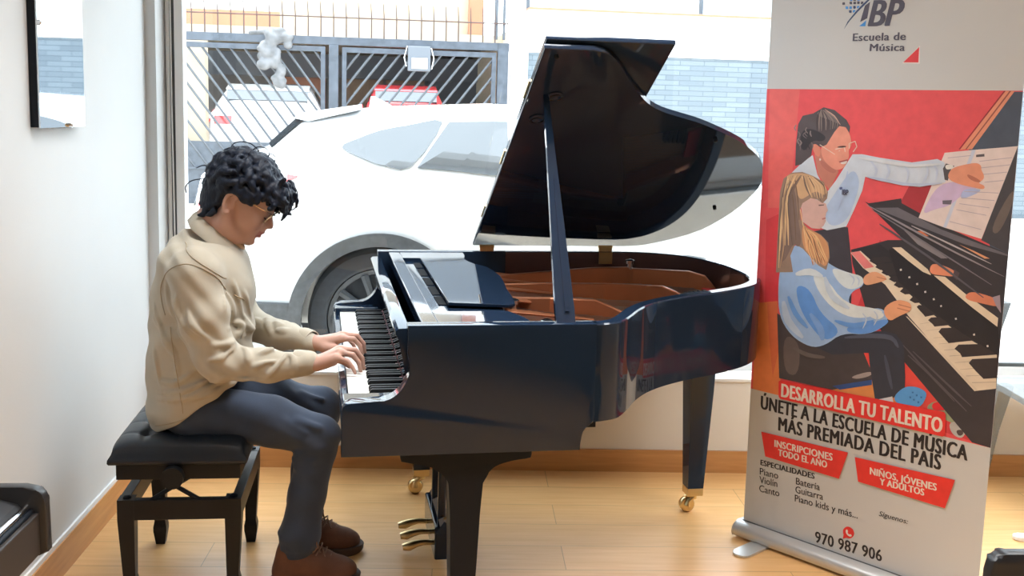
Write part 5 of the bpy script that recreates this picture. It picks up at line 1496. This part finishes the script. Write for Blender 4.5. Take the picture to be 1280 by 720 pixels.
((112,102,102),0,[(164,1504),(162,1502),(160,1498),(159,1494),(162,1489),(167,1485),(170,1483),(171,1484),(169,1487),(165,1491),(163,1494),(163,1497),(165,1501),(166,1504)]),
((112,102,102),0,[(138,1467),(135,1465),(131,1461),(130,1456),(132,1451),(137,1447),(140,1445),(142,1446),(140,1450),(137,1454),(136,1456),(136,1459),(138,1462),(140,1466)]),
((92,84,86),0,[(165,1493),(162,1491),(159,1487),(157,1482),(161,1478),(166,1474),(170,1472),(170,1473),(168,1476),(163,1480),(161,1483),(162,1486),(164,1489),(166,1492)]),
((92,84,86),0,[(159,1487),(156,1485),(152,1481),(151,1476),(155,1472),(162,1468),(167,1466),(168,1467),(164,1470),(158,1474),(154,1477),(155,1480),(158,1483),(160,1486)]),
((44,42,48),0,[(177,1451),(176,1448),(174,1445),(174,1440),(176,1436),(180,1432),(183,1430),(184,1431),(182,1434),(179,1438),(177,1441),(177,1444),(178,1448),(178,1451)]),
((44,42,48),0,[(164,1449),(163,1446),(161,1442),(160,1438),(163,1434),(167,1430),(170,1428),(171,1428),(169,1432),(166,1436),(164,1439),(164,1442),(165,1446),(166,1448)]),
((44,42,48),0,[(147,1468),(147,1466),(148,1462),(147,1459),(146,1456),(143,1452),(142,1448),(143,1447),(146,1450),(149,1454),(152,1458),(152,1463),(150,1466),(148,1469)]),
((112,102,102),0,[(139,1460),(141,1457),(144,1454),(145,1452),(144,1449),(141,1444),(139,1441),(141,1440),(144,1442),(149,1446),(151,1452),(148,1456),(144,1460),(140,1462)]),
((112,102,102),0,[(179,1494),(178,1491),(177,1487),(177,1483),(179,1479),(182,1475),(184,1473),(186,1474),(185,1477),(184,1481),(182,1484),(182,1487),(182,1491),(181,1493)]),
((92,84,86),0,[(184,1454),(185,1451),(187,1448),(188,1445),(189,1441),(189,1438),(190,1435),(192,1434),(193,1437),(194,1441),(194,1446),(192,1450),(188,1454),(186,1455)]),
((92,84,86),0,[(132,1488),(134,1486),(136,1482),(137,1479),(137,1476),(136,1472),(136,1469),(138,1468),(140,1471),(143,1475),(143,1480),(141,1484),(137,1488),(134,1490)]),
((60,54,58),0,[(213,1566),(209,1558),(203,1547),(199,1534),(199,1519),(201,1502),(204,1490),(205,1490),(204,1502),(203,1519),(203,1534),(207,1546),(211,1557),(215,1565)]),
((120,108,104),0,[(214,1565),(212,1558),(209,1546),(208,1534),(208,1519),(210,1503),(212,1492),(213,1492),(213,1503),(212,1519),(212,1534),(213,1546),(215,1557),(216,1565)]),
((120,108,104),0,[(216,1565),(215,1557),(216,1546),(216,1534),(217,1519),(219,1504),(220,1493),(221,1493),(221,1504),(220,1519),(219,1534),(219,1546),(218,1557),(217,1565)]),
((60,54,58),0,[(217,1564),(218,1556),(222,1545),(224,1533),(226,1520),(227,1505),(228,1495),(229,1495),(230,1505),(229,1520),(228,1533),(225,1546),(221,1557),(218,1565)]),
((120,108,104),0,[(218,1564),(222,1556),(228,1544),(232,1533),(234,1520),(235,1506),(236,1497),(238,1497),(238,1506),(238,1520),(236,1533),(231,1546),(224,1557),(219,1564)]),
((60,54,58),0,[(219,1564),(225,1555),(234,1544),(241,1532),(243,1520),(244,1508),(244,1499),(245,1499),(246,1508),(246,1520),(244,1533),(237,1545),(227,1556),(220,1564)]),
((96,88,90),0,[(220,1563),(229,1555),(240,1543),(249,1532),(252,1521),(252,1509),(252,1500),(254,1500),(254,1509),(255,1521),(252,1533),(243,1545),(230,1556),(221,1564)]),
((120,108,104),0,[(221,1563),(232,1554),(246,1543),(257,1532),(260,1521),(260,1510),(260,1502),(262,1502),(263,1510),(264,1521),(260,1533),(249,1545),(233,1556),(222,1564)]),
((96,88,90),0,[(222,1563),(235,1554),(253,1542),(265,1531),(269,1521),(268,1511),(268,1504),(270,1504),(271,1511),(272,1522),(268,1533),(255,1544),(237,1556),(223,1564)]),
((120,108,104),0,[(224,1562),(238,1554),(259,1542),(274,1531),(278,1522),(277,1512),(276,1506),(277,1505),(279,1512),(281,1522),(276,1533),(261,1544),(240,1556),(224,1563)]),
((170,140,128),0,[(228,1565),(238,1559),(251,1551),(263,1543),(272,1534),(281,1524),(287,1516),(289,1517),(283,1525),(275,1536),(266,1546),(253,1554),(239,1561),(229,1566)]),
((150,94,84),1,[(225,1402),(262,1375),(287,1366),(278,1354),(248,1363),(224,1384)]),
((200,136,118),1,[(273,1426),(301,1432),(316,1420),(303,1406),(279,1409)]),
((146,162,190),0,[(324,1366),(321,1352),(318,1331),(314,1308),(309,1283),(302,1256),(298,1237),(301,1237),(308,1255),(316,1282),(322,1307),(325,1330),(326,1351),(327,1366)]),
((158,168,186),0,[(400,1406),(406,1397),(415,1386),(421,1376),(422,1370),(420,1363),(420,1357),(423,1356),(426,1361),(430,1369),(429,1379),(421,1390),(411,1401),(402,1408)]),
((158,168,186),0,[(455,1402),(458,1394),(462,1384),(465,1375),(464,1366),(460,1357),(459,1350),(462,1348),(466,1355),(471,1364),(473,1375),(469,1386),(463,1397),(457,1403)]),
((158,168,186),0,[(514,1397),(518,1390),(525,1382),(529,1373),(529,1364),(527,1352),(526,1344),(529,1343),(532,1351),(536,1363),(536,1375),(531,1385),(523,1394),(516,1399)]),
((158,168,186),0,[(586,1404),(587,1397),(590,1388),(591,1378),(588,1367),(583,1355),(580,1346),(583,1344),(588,1353),(595,1365),(598,1378),(597,1389),(592,1399),(588,1405)]),
((158,168,186),0,[(606,1410),(610,1403),(616,1393),(621,1384),(621,1374),(620,1363),(620,1355),(623,1355),(626,1362),(628,1374),(628,1386),(622,1396),(614,1406),(608,1412)]),
((150,160,180),0,[(394,1351),(412,1347),(438,1343),(465,1340),(491,1336),(517,1333),(546,1333),(581,1336),(617,1342),(642,1348),(642,1351),(616,1348),(580,1344),(546,1342),(518,1343),(492,1346),(466,1349),(439,1351),(413,1353),(394,1354)]),
((222,228,236),0,[(361,1411),(382,1407),(413,1403),(444,1399),(476,1396),(509,1393),(542,1392),(576,1396),(610,1401),(633,1406),(632,1409),(609,1407),(575,1404),(541,1402),(510,1404),(477,1407),(446,1410),(414,1412),(383,1414),(362,1414)]),
((100,146,206),0,[(129,917),(134,901),(144,879),(157,858),(176,840),(197,826),(213,818),(218,823),(207,836),(189,853),(173,870),(160,888),(147,908),(136,921)]),
((176,190,206),0,[(264,1005),(267,986),(276,960),(291,937),(316,922),(343,913),(363,909),(366,916),(350,927),(327,939),(308,952),(295,970),(282,993),(272,1008)]),
((196,206,214),0,[(158,996),(174,997),(194,1002),(211,1004),(226,1003),(244,1001),(257,1001),(261,1010),(250,1017),(233,1025),(212,1028),(189,1023),(168,1013),(155,1004)]),
((92,138,200),0,[(314,860),(332,854),(359,850),(387,850),(414,859),(438,872),(454,883),(452,889),(434,883),(409,874),(386,867),(361,865),(335,867),(315,866)]),
((206,212,216),0,[(424,910),(431,903),(444,896),(459,892),(472,895),(482,902),(487,908),(484,916),(476,916),(468,915),(462,915),(452,916),(439,919),(427,918)]),
((168,184,206),0,[(109,897),(109,878),(114,851),(126,825),(149,804),(175,788),(196,779),(203,787),(189,803),(168,822),(150,841),(139,862),(129,885),(120,901)]),
((112,150,206),0,[(218,870),(226,855),(240,837),(251,822),(257,809),(263,796),(269,787),(279,790),(281,801),(280,818),(273,835),(259,852),(240,867),(226,876)]),
((150,164,182),0,[(356,1026),(361,1022),(368,1017),(372,1012),(372,1006),(369,998),(367,992),(368,991),(372,997),(376,1005),(377,1014),(372,1021),(363,1025),(357,1028)]),
((150,164,182),0,[(382,1022),(384,1018),(388,1014),(390,1011),(390,1006),(389,999),(389,994),(391,994),(393,999),(395,1006),(395,1012),(392,1018),(387,1021),(384,1023)]),
((150,164,182),0,[(450,918),(454,913),(460,907),(462,900),(461,891),(456,879),(454,870),(455,870),(460,878),(465,890),(468,901),(464,909),(457,916),(452,919)]),
((150,164,182),0,[(412,903),(416,899),(422,892),(425,886),(423,876),(419,863),(416,854),(418,854),(422,862),(428,875),(430,886),(426,895),(419,901),(414,905)]),
((66,72,88),0,[(355,809),(378,813),(410,820),(441,826),(468,830),(494,833),(513,833),(525,828),(533,818),(541,812),(545,814),(542,824),(534,838),(518,848),(495,849),(468,846),(439,841),(408,832),(376,822),(354,814)]),
((60,66,82),0,[(497,779),(499,764),(504,744),(510,724),(516,704),(524,685),(530,672),(535,674),(533,689),(528,709),(522,729),(516,749),(508,768),(502,781)]),
((84,78,78),0,[(162,739),(176,732),(197,724),(220,719),(245,720),(270,723),(287,728),(287,734),(270,735),(247,734),(224,735),(203,738),(181,743),(165,745)]),
((120,116,122),0,[(400,1261),(418,1253),(444,1242),(473,1230),(506,1216),(543,1200),(583,1184),(624,1168),(668,1151),(713,1134),(764,1116),(816,1098),(852,1086),(852,1087),(817,1100),(766,1120),(715,1139),(670,1156),(627,1173),(585,1190),(546,1206),(509,1221),(476,1234),(445,1246),(419,1256),(401,1262)]),
((98,96,104),0,[(418,1247),(446,1234),(487,1215),(530,1194),(572,1174),(617,1152),(664,1129),(720,1102),(777,1075),(817,1056),(817,1058),(778,1078),(722,1106),(666,1133),(619,1156),(574,1178),(532,1199),(489,1218),(448,1236),(419,1248)]),
((150,146,150),0,[(556,1208),(590,1195),(639,1178),(686,1161),(733,1145),(780,1129),(811,1119),(812,1120),(781,1132),(735,1149),(688,1166),(640,1182),(592,1199),(556,1210)]),
((76,74,82),0,[(449,1202),(491,1180),(551,1149),(613,1117),(680,1079),(749,1040),(796,1014),(798,1016),(751,1045),(684,1085),(617,1123),(555,1155),(494,1185),(450,1205)]),
((74,72,78),0,[(576,794),(602,776),(639,751),(676,726),(713,700),(750,673),(775,655),(777,657),(752,677),(716,704),(680,731),(643,756),(605,780),(578,796)]),
((74,72,78),0,[(591,809),(617,790),(654,763),(691,737),(727,712),(763,689),(789,674),(790,676),(766,693),(731,718),(695,742),(658,768),(620,794),(593,811)]),
((74,72,78),0,[(558,823),(579,804),(610,777),(642,750),(676,723),(711,696),(736,677),(737,679),(714,700),(680,728),(647,756),(614,782),(582,808),(559,825)])]
RIBBON_SHAPES = [
((190,44,44),0,[(115,610),(123,616),(708,638),(713,631),(716,564),(709,558),(125,549),(118,556)]),
((206,48,44),0,[(56,411),(396,423),(369,323),(78,324)]),
((206,48,44),0,[(421,414),(759,430),(735,330),(439,333)]),
((200,44,44),0,[(437,148),(436,142),(434,136),(429,130),(424,126),(418,124),(411,124),(405,126),(400,130),(397,135),(396,141),(396,148),(399,154),(403,159),(408,163),(415,165),(421,165),(427,163),(432,160),(435,154)]),
((200,44,44),0,[(399,131),(410,124),(397,116)]),
((238,232,228),1,[(405,148),(410,155),(415,148),(412,143),(419,138),(424,142),(430,138),(426,132),(416,132),(407,139)])]
LOGO_SHAPES = [
((66,66,80),0,[(266,1909),(267,1910),(274,1910),(275,1909),(276,1903),(274,1902),(268,1902),(266,1904)]),
((66,66,80),0,[(291,1910),(293,1911),(299,1911),(300,1909),(301,1904),(300,1902),(293,1903),(292,1904)]),
((66,66,80),0,[(305,1909),(306,1910),(312,1910),(314,1909),(315,1903),(313,1902),(307,1902),(305,1904)]),
((66,66,80),0,[(318,1909),(319,1911),(325,1910),(327,1909),(327,1903),(326,1902),(320,1902),(318,1904)]),
((66,66,80),0,[(331,1908),(332,1909),(338,1909),(340,1907),(340,1902),(339,1900),(333,1901),(331,1902)]),
((58,120,180),0,[(278,1896),(280,1897),(286,1896),(288,1895),(288,1889),(287,1888),(281,1888),(279,1890)]),
((58,120,180),0,[(292,1895),(293,1896),(299,1896),(301,1894),(301,1889),(300,1887),(294,1888),(292,1889)]),
((44,60,92),0,[(305,1896),(306,1897),(313,1897),(314,1895),(315,1890),(313,1888),(307,1888),(306,1890)]),
((58,120,180),0,[(318,1895),(320,1896),(326,1896),(328,1894),(328,1889),(326,1888),(320,1888),(319,1889)]),
((44,60,92),0,[(291,1883),(293,1884),(299,1884),(301,1882),(301,1876),(300,1875),(293,1876),(292,1877)]),
((58,120,180),0,[(305,1883),(306,1884),(312,1884),(314,1882),(315,1877),(313,1875),(307,1876),(305,1877)]),
((58,120,180),0,[(291,1920),(293,1922),(299,1921),(301,1920),(301,1914),(300,1913),(293,1913),(292,1915)]),
((66,66,80),0,[(304,1920),(306,1921),(312,1921),(313,1919),(314,1914),(312,1912),(306,1913),(304,1914)]),
((58,120,180),0,[(317,1919),(318,1921),(324,1920),(326,1919),(327,1913),(325,1912),(319,1912),(317,1914)]),
((160,166,168),0,[(357,1919),(373,1916),(333,1886),(300,1850),(282,1825),(277,1823),(288,1850),(317,1884)]),
((44,60,92),0,[(359,1918),(365,1916),(347,1900),(322,1877),(296,1850),(277,1823),(289,1848),(316,1880),(339,1902)]),
((66,66,80),0,[(346,1896),(363,1907),(357,1856),(333,1845)]),
((58,120,180),0,[(331,1832),(354,1850),(352,1831)]),
((206,196,196),0,[(485,1713),(538,1766),(542,1711)]),
((178,52,58),0,[(488,1716),(536,1762),(537,1715)])]
PRINT_TEXT = [
('DESARROLLA TU TALENTO', (222, 212, 204), 'B', 127.9, 558.0, 579.3, 0.0202, 46.8),
('ÚNETE A LA ESCUELA DE MÚSICA', (28, 26, 30), 'B', 45.0, 494.3, 745.9, 0.0087, 47.4),
('MÁS PREMIADA DEL PAÍS', (28, 26, 30), 'B', 122.0, 432.4, 589.5, 0.0278, 48.1),
('INSCRIPCIONES', (222, 212, 204), 'S', 113.0, 370.1, 229.1, 0.0414, 24.6),
('TODO EL AÑO', (222, 212, 204), 'S', 130.3, 341.4, 193.3, 0.0377, 23.5),
('NIÑOS, JÓVENES', (222, 212, 204), 'S', 478.2, 370.6, 226.9, 0.0374, 22.8),
('Y ADULTOS', (222, 212, 204), 'S', 514.9, 345.0, 151.8, 0.0415, 21.8),
('ESPECIALIDADES', (28, 26, 30), 'S', 58.1, 286.0, 219.3, 0.0415, 19.7),
('Piano', (28, 26, 30), 'R', 57.9, 249.9, 76.9, 0.0572, 25.0),
('Violín', (28, 26, 30), 'R', 58.7, 218.3, 74.5, 0.0697, 25.1),
('Canto', (28, 26, 30), 'R', 59.5, 185.5, 84.2, 0.0629, 25.2),
('Batería', (28, 26, 30), 'R', 206.1, 255.5, 93.9, 0.0447, 24.4),
('Guitarra', (28, 26, 30), 'R', 205.9, 224.5, 108.4, 0.0452, 24.4),
('Piano kids y más...', (28, 26, 30), 'R', 205.7, 192.3, 240.1, 0.0474, 24.5),
('Síguenos:', (28, 26, 30), 'I', 519.0, 236.9, 100.6, 0.0298, 16.7),
('970 987 906', (28, 26, 30), 'S', 294.1, 69.7, 247.7, 0.0561, 39.2),
('BP', (66, 66, 80), 'BI', 359.5, 1831.2, 119.0, -0.0185, 79.4),
('Escuela de', (66, 66, 80), 'S', 310.8, 1785.8, 180.2, -0.0072, 23.6),
('Música', (66, 66, 80), 'S', 372.2, 1752.8, 118.5, -0.0135, 22.4),
('IBP', (60, 62, 84), 'S', 310.7, 1287.7, 23.5, 0.2934, 17.6)]

photo = printed('printed_photograph', PHOTO_SHAPES, .0003, banner)
photo['label'] = 'printed photo of a teacher and a child at a piano on red'
for k_ in range(3): printed('red_ribbon', [RIBBON_SHAPES[k_]], .0038, banner)
printed('phone_icon', RIBBON_SHAPES[3:], .0008, banner)
printed('school_logo', LOGO_SHAPES, .0004, banner)
_style = {'B': (2.6, 0), 'S': (1.35, 0), 'R': (.4, 0), 'I': (.25, .22), 'BI': (4.0, .20)}
for s_, col, sty, x, y, wd, ang, cap in PRINT_TEXT:
    cu = bpy.data.curves.new('print', 'FONT'); cu.body = s_; off, shear = _style[sty]; off *= .6 if s_ == 'IBP' else 1; cu.shear = shear; cu.resolution_u = 3; cu.space_character = {'B': 1.10, 'S': 1.06}.get(sty, 1)
    to = bpy.data.objects.new('print', cu); COL.objects.link(to)
    dg = bpy.context.evaluated_depsgraph_get(); me = bpy.data.meshes.new_from_object(to.evaluated_get(dg))
    bpy.data.objects.remove(to)
    # cap height of the plain face from the letter H
    cu.body = 'H'; to = bpy.data.objects.new('print', cu); COL.objects.link(to); dg = bpy.context.evaluated_depsgraph_get(); dg.update()
    hm = bpy.data.meshes.new_from_object(to.evaluated_get(dg)); hc = max(v.co.y for v in hm.vertices); bpy.data.objects.remove(to); bpy.data.meshes.remove(hm)
    xs = [v.co.x for v in me.vertices]; x0, x1 = min(xs), max(xs)
    if abs(ang) > .08: ang = 0.
    ca, sa = math.cos(ang), math.sin(ang)
    zt = .0042 if (col[0] > 200 or s_ == 'IBP') else .0007
    # heavier strokes: the outline repeated a little to either side
    bm = bmesh.new()
    for k_, (dx_, dy_) in enumerate(((0, 0), (-1, .18), (1, -.18), (-.5, -.22), (.5, .22))):
        b0 = len(bm.verts); bm.from_mesh(me); bm.verts.ensure_lookup_table()
        for v in bm.verts[b0:]:
            a = off+(v.co.x-x0)/(x1-x0)*(wd-2*off)+dx_*off; b_ = v.co.y/hc*cap+dy_*off
            v.co = bp(x+a*ca-b_*sa, y+a*sa+b_*ca, .0000+zt+k_*.000012)
    bm.to_mesh(me); bm.free()
    me.materials.clear()
    o = obj('printed_lettering', me, ink(col), banner)
    o['label'] = 'printed words '+s_
# base cassette, feet, back pole, top rail
bm = bmesh.new()
P = catmull([(-.046, .010), (-.052, .026), (-.046, .045), (-.022, .058), (.0, .060), (.045, .055), (.058, .034), (.050, .010)], 4)
prism(bm, P, -.012, BW/1000+.012, 'x', 0)
cas = from_bm('base_cassette', bm, M('banner_aluminium'), banner, True, 40)
mat('slot_shade', (.06, .06, .065), .4)
for x in (-.0155, BW/1000+.012):
    bm = bmesh.new(); prism(bm, [(a*1.03, .034+(b_-.034)*1.04) for a, b_ in P], x, x+.0035, 'x'); from_bm('end_cap', bm, M('banner_aluminium'), cas, False)
b_ = box('slot_shadow', .0, BW/1000, -.012, -.003, .052, .0606, M('slot_shade'), cas)  # solid dark strip painting the shade where the sheet enters the cassette
for x in (.10, BW/1000-.10):
    pts = [(-.034, .0), (-.034, -.15)]+[(.034*math.cos(a), -.15+.034*math.sin(a)) for a in np.linspace(math.pi, 2*math.pi, 14)]+[(.034, -.15), (.034, 0)]
    bm = bmesh.new(); prism(bm, [(x+px_, py_) for px_, py_ in pts], .0005, .009, 'z', .002); from_bm('foot', bm, M('banner_aluminium'), banner)
tube_obj('support_pole', [(BW/2000, .02, .07), (BW/2000, -.012, 2.02)], .009, M('banner_aluminium'), banner)
tube_obj('top_rail', [(0, -2.02*TILT, 2.02), (BW/1000, -2.02*TILT, 2.02)], .010, M('banner_aluminium'), banner)
# ------------------------------------------------------------------ smaller things in the room
def mirror_mat():
    m = mat('mirror_glass', (.62, .66, .70), .02, metal=1.)
mirror_mat()
mir = thing('wall_mirror', 'tall frameless mirror panel with a black edge hanging on the left wall', 'mirror', LB, LEFT_ANG)
# local x along the wall away from the viewer, -y into the room
box('backing_board', -.113, .262, -.0125, .0115, 1.442, 2.35, M('black_satin'), mir, .002)
box('mirror_pane', -.113, .263, -.0176, -.013, 1.440, 2.352, M('mirror_glass'), mir)
for s, z in ((-.108, 1.745), (.12, 1.446), (.12, 2.345), (-.108, 2.2)):
    bm = bmesh.new(); cyl(bm, (s, -.021, z), (0, 1, 0), .008, .012, 14); cyl(bm, (s, -.028, z), (0, 1, 0), .0045, .004, 12)
    from_bm('mirror_clip', bm, M('chrome'), mir, True, 40)
# digital piano along the left wall, only its far end is in view
mat('digital_black', (.020, .019, .020), .35, spec=.5)
mat('digital_brown', (.040, .033, .030), .45)
mat('digital_lid', (.075, .078, .084), .3)
dp_o = Vector((-1.345, 2.075, 0))
dp = thing('digital_piano', 'black digital piano with its lid closed against the left wall near the viewer', 'piano', dp_o, LEFT_ANG)
# local x: 0 at the far end, negative towards the viewer; -y into the room
prof = [(0, .0), (0, .795)]+[(-.345, .795)]+catmull([(-.368, .792), (-.384, .780), (-.390, .758)], 4)+[(-.392, .655), (-.375, .648), (-.34, .64), (-.12, .61), (-.10, .0)]
for x in (-.028, -1.38):
    bm = bmesh.new(); prism(bm, prof, x, x+.028, 'x', .004); from_bm('end_panel', bm, M('digital_black'), dp, True, 30)
box('body', -1.352, -.028, -.372, -.004, .655, .700, M('digital_brown'), dp, .003)
box('front_panel', -1.352, -.028, -.378, -.366, .652, .742, M('digital_brown'), dp, .003)
bm = bmesh.new(); prism(bm, [(-.010, .700), (-.010, .782), (-.300, .770), (-.335, .760), (-.345, .748), (-.345, .738), (-.318, .742), (-.318, .700)], -1.352, -.028, 'x', .003)
from_bm('key_lid', bm, M('digital_lid'), dp, True, 30)
tube_obj('lid_lip', [(-1.35, -.352, .752), (-.03, -.352, .752)], .008, M('chrome'), dp)
tube_obj('grip_groove', [(-1.35, -.362, .744), (-.03, -.362, .744)], .006, M('black_satin'), dp)
DP_DROP = .064
box('back_panel', -1.352, -.028, -.03, -.012, .12, .655, M('digital_black'), dp, .002)
for _o in dp.children:
    for _v in _o.data.vertices:
        if _v.co.z > .3: _v.co.z -= DP_DROP
# translucent chair behind the banner's right edge
def smoke():
    m = bpy.data.materials.new('smoky_acrylic'); m.use_nodes = True; nt = m.node_tree; nt.nodes.remove(nt.nodes['Principled BSDF'])
    tr = nt.nodes.new('ShaderNodeBsdfTransparent'); tr.inputs[0].default_value = (.72, .74, .74, 1)
    pr = nt.nodes.new('ShaderNodeBsdfPrincipled'); pr.inputs['Base Color'].default_value = (.30, .32, .33, 1); pr.inputs['Roughness'].default_value = .15
    mx = nt.nodes.new('ShaderNodeMixShader'); mx.inputs[0].default_value = .45
    nt.links.new(tr.outputs[0], mx.inputs[1]); nt.links.new(pr.outputs[0], mx.inputs[2]); nt.links.new(mx.outputs[0], nt.nodes['Material Output'].inputs[0])
    MATS['smoky_acrylic'] = m
smoke()
ch = thing('plastic_chair', 'smoky translucent plastic chair partly hidden behind the banner', 'chair', (2.25, 4.10, 0), R(-90))
SM = M('smoky_acrylic')
bm = bmesh.new(); prism(bm, catmull([(-.22, -.20), (0, -.225), (.22, -.20), (.225, 0), (.21, .20), (0, .21), (-.21, .20), (-.225, 0)], 5, True), .445, .470, 'z', .008); from_bm('seat', bm, SM, ch, True, 40)
bm = bmesh.new(); ring = []
for t, yb in ((.45, .20), (.60, .225), (.75, .25), (.86, .275)): ring.append([(x, yb-.055*(1-(x/.2)**2)+.055+dy, t) for dy in (0,) for x in np.linspace(-.2, .2, 9)]+[(x, yb-.055*(1-(x/.2)**2)+.063, t) for x in np.linspace(.2, -.2, 9)])
loft(bm, ring); from_bm('backrest', bm, SM, ch, True, 40)
for sx in (-1, 1):
    for sy in (-1, 1):
        bm = bmesh.new(); loft(bm, [[(sx*a+dx*w, sy*b_+dy*w, z) for dx, dy in ((-1, -1), (1, -1), (1, 1), (-1, 1))] for z, a, b_, w in ((.448, .185, .165, .030), (.25, .205, .185, .02), (0, .225, .20, .013))]); from_bm('leg', bm, SM, ch)
# black chair in the lower right corner, white stand foot on the floor
mat('chair_black', (.012, .013, .016), .35, spec=.5)
bc = thing('black_chair', 'black chair with its back to the viewer in the lower right corner', 'chair', (1.045, 1.950, 0), R(4))
bm = bmesh.new(); P = [(-.22, .50)]+[(-.22, .765)]+catmull([(-.216, .785), (-.205, .797), (-.185, .802)], 3)+[(.185, .802)]+catmull([(.205, .797), (.216, .785), (.22, .765)], 3)+[(.22, .50)]
prism(bm, P, -.225, -.195, 'y', .008); from_bm('backrest', bm, M('chair_black'), bc, True, 40)
bm = bmesh.new(); bx(bm, -.22, .22, -.19, .23, .43, .475, .015); from_bm('seat', bm, M('chair_black'), bc, True, 40)
for sx in (-1, 1):
    for sy in (-1, 1):
        y = -.21 if sy < 0 else .2
        tube_obj('leg', [(sx*.19, y, .60 if sy < 0 else .44), (sx*.195, y, .0)], .014, M('chair_black'), bc)
mat('white_plastic', (.82, .82, .80), .35)
wf = thing('stand_foot', 'white rounded stand foot lying on the floor right of the banner', 'stand', (2.02, 3.70, 0), R(-12))
bm = bmesh.new(); prism(bm, [(-.10+.022*math.cos(a), .022*math.sin(a)) for a in np.linspace(math.pi/2, 1.5*math.pi, 12)]+[(.34, -.022), (.34, .022)], .0005, .018, 'z', .005); from_bm('foot_bar', bm, M('white_plastic'), wf, True, 40)
tube_obj('stand_pole', [(.30, 0, .018), (.30, 0, .42)], .012, M('white_plastic'), wf)
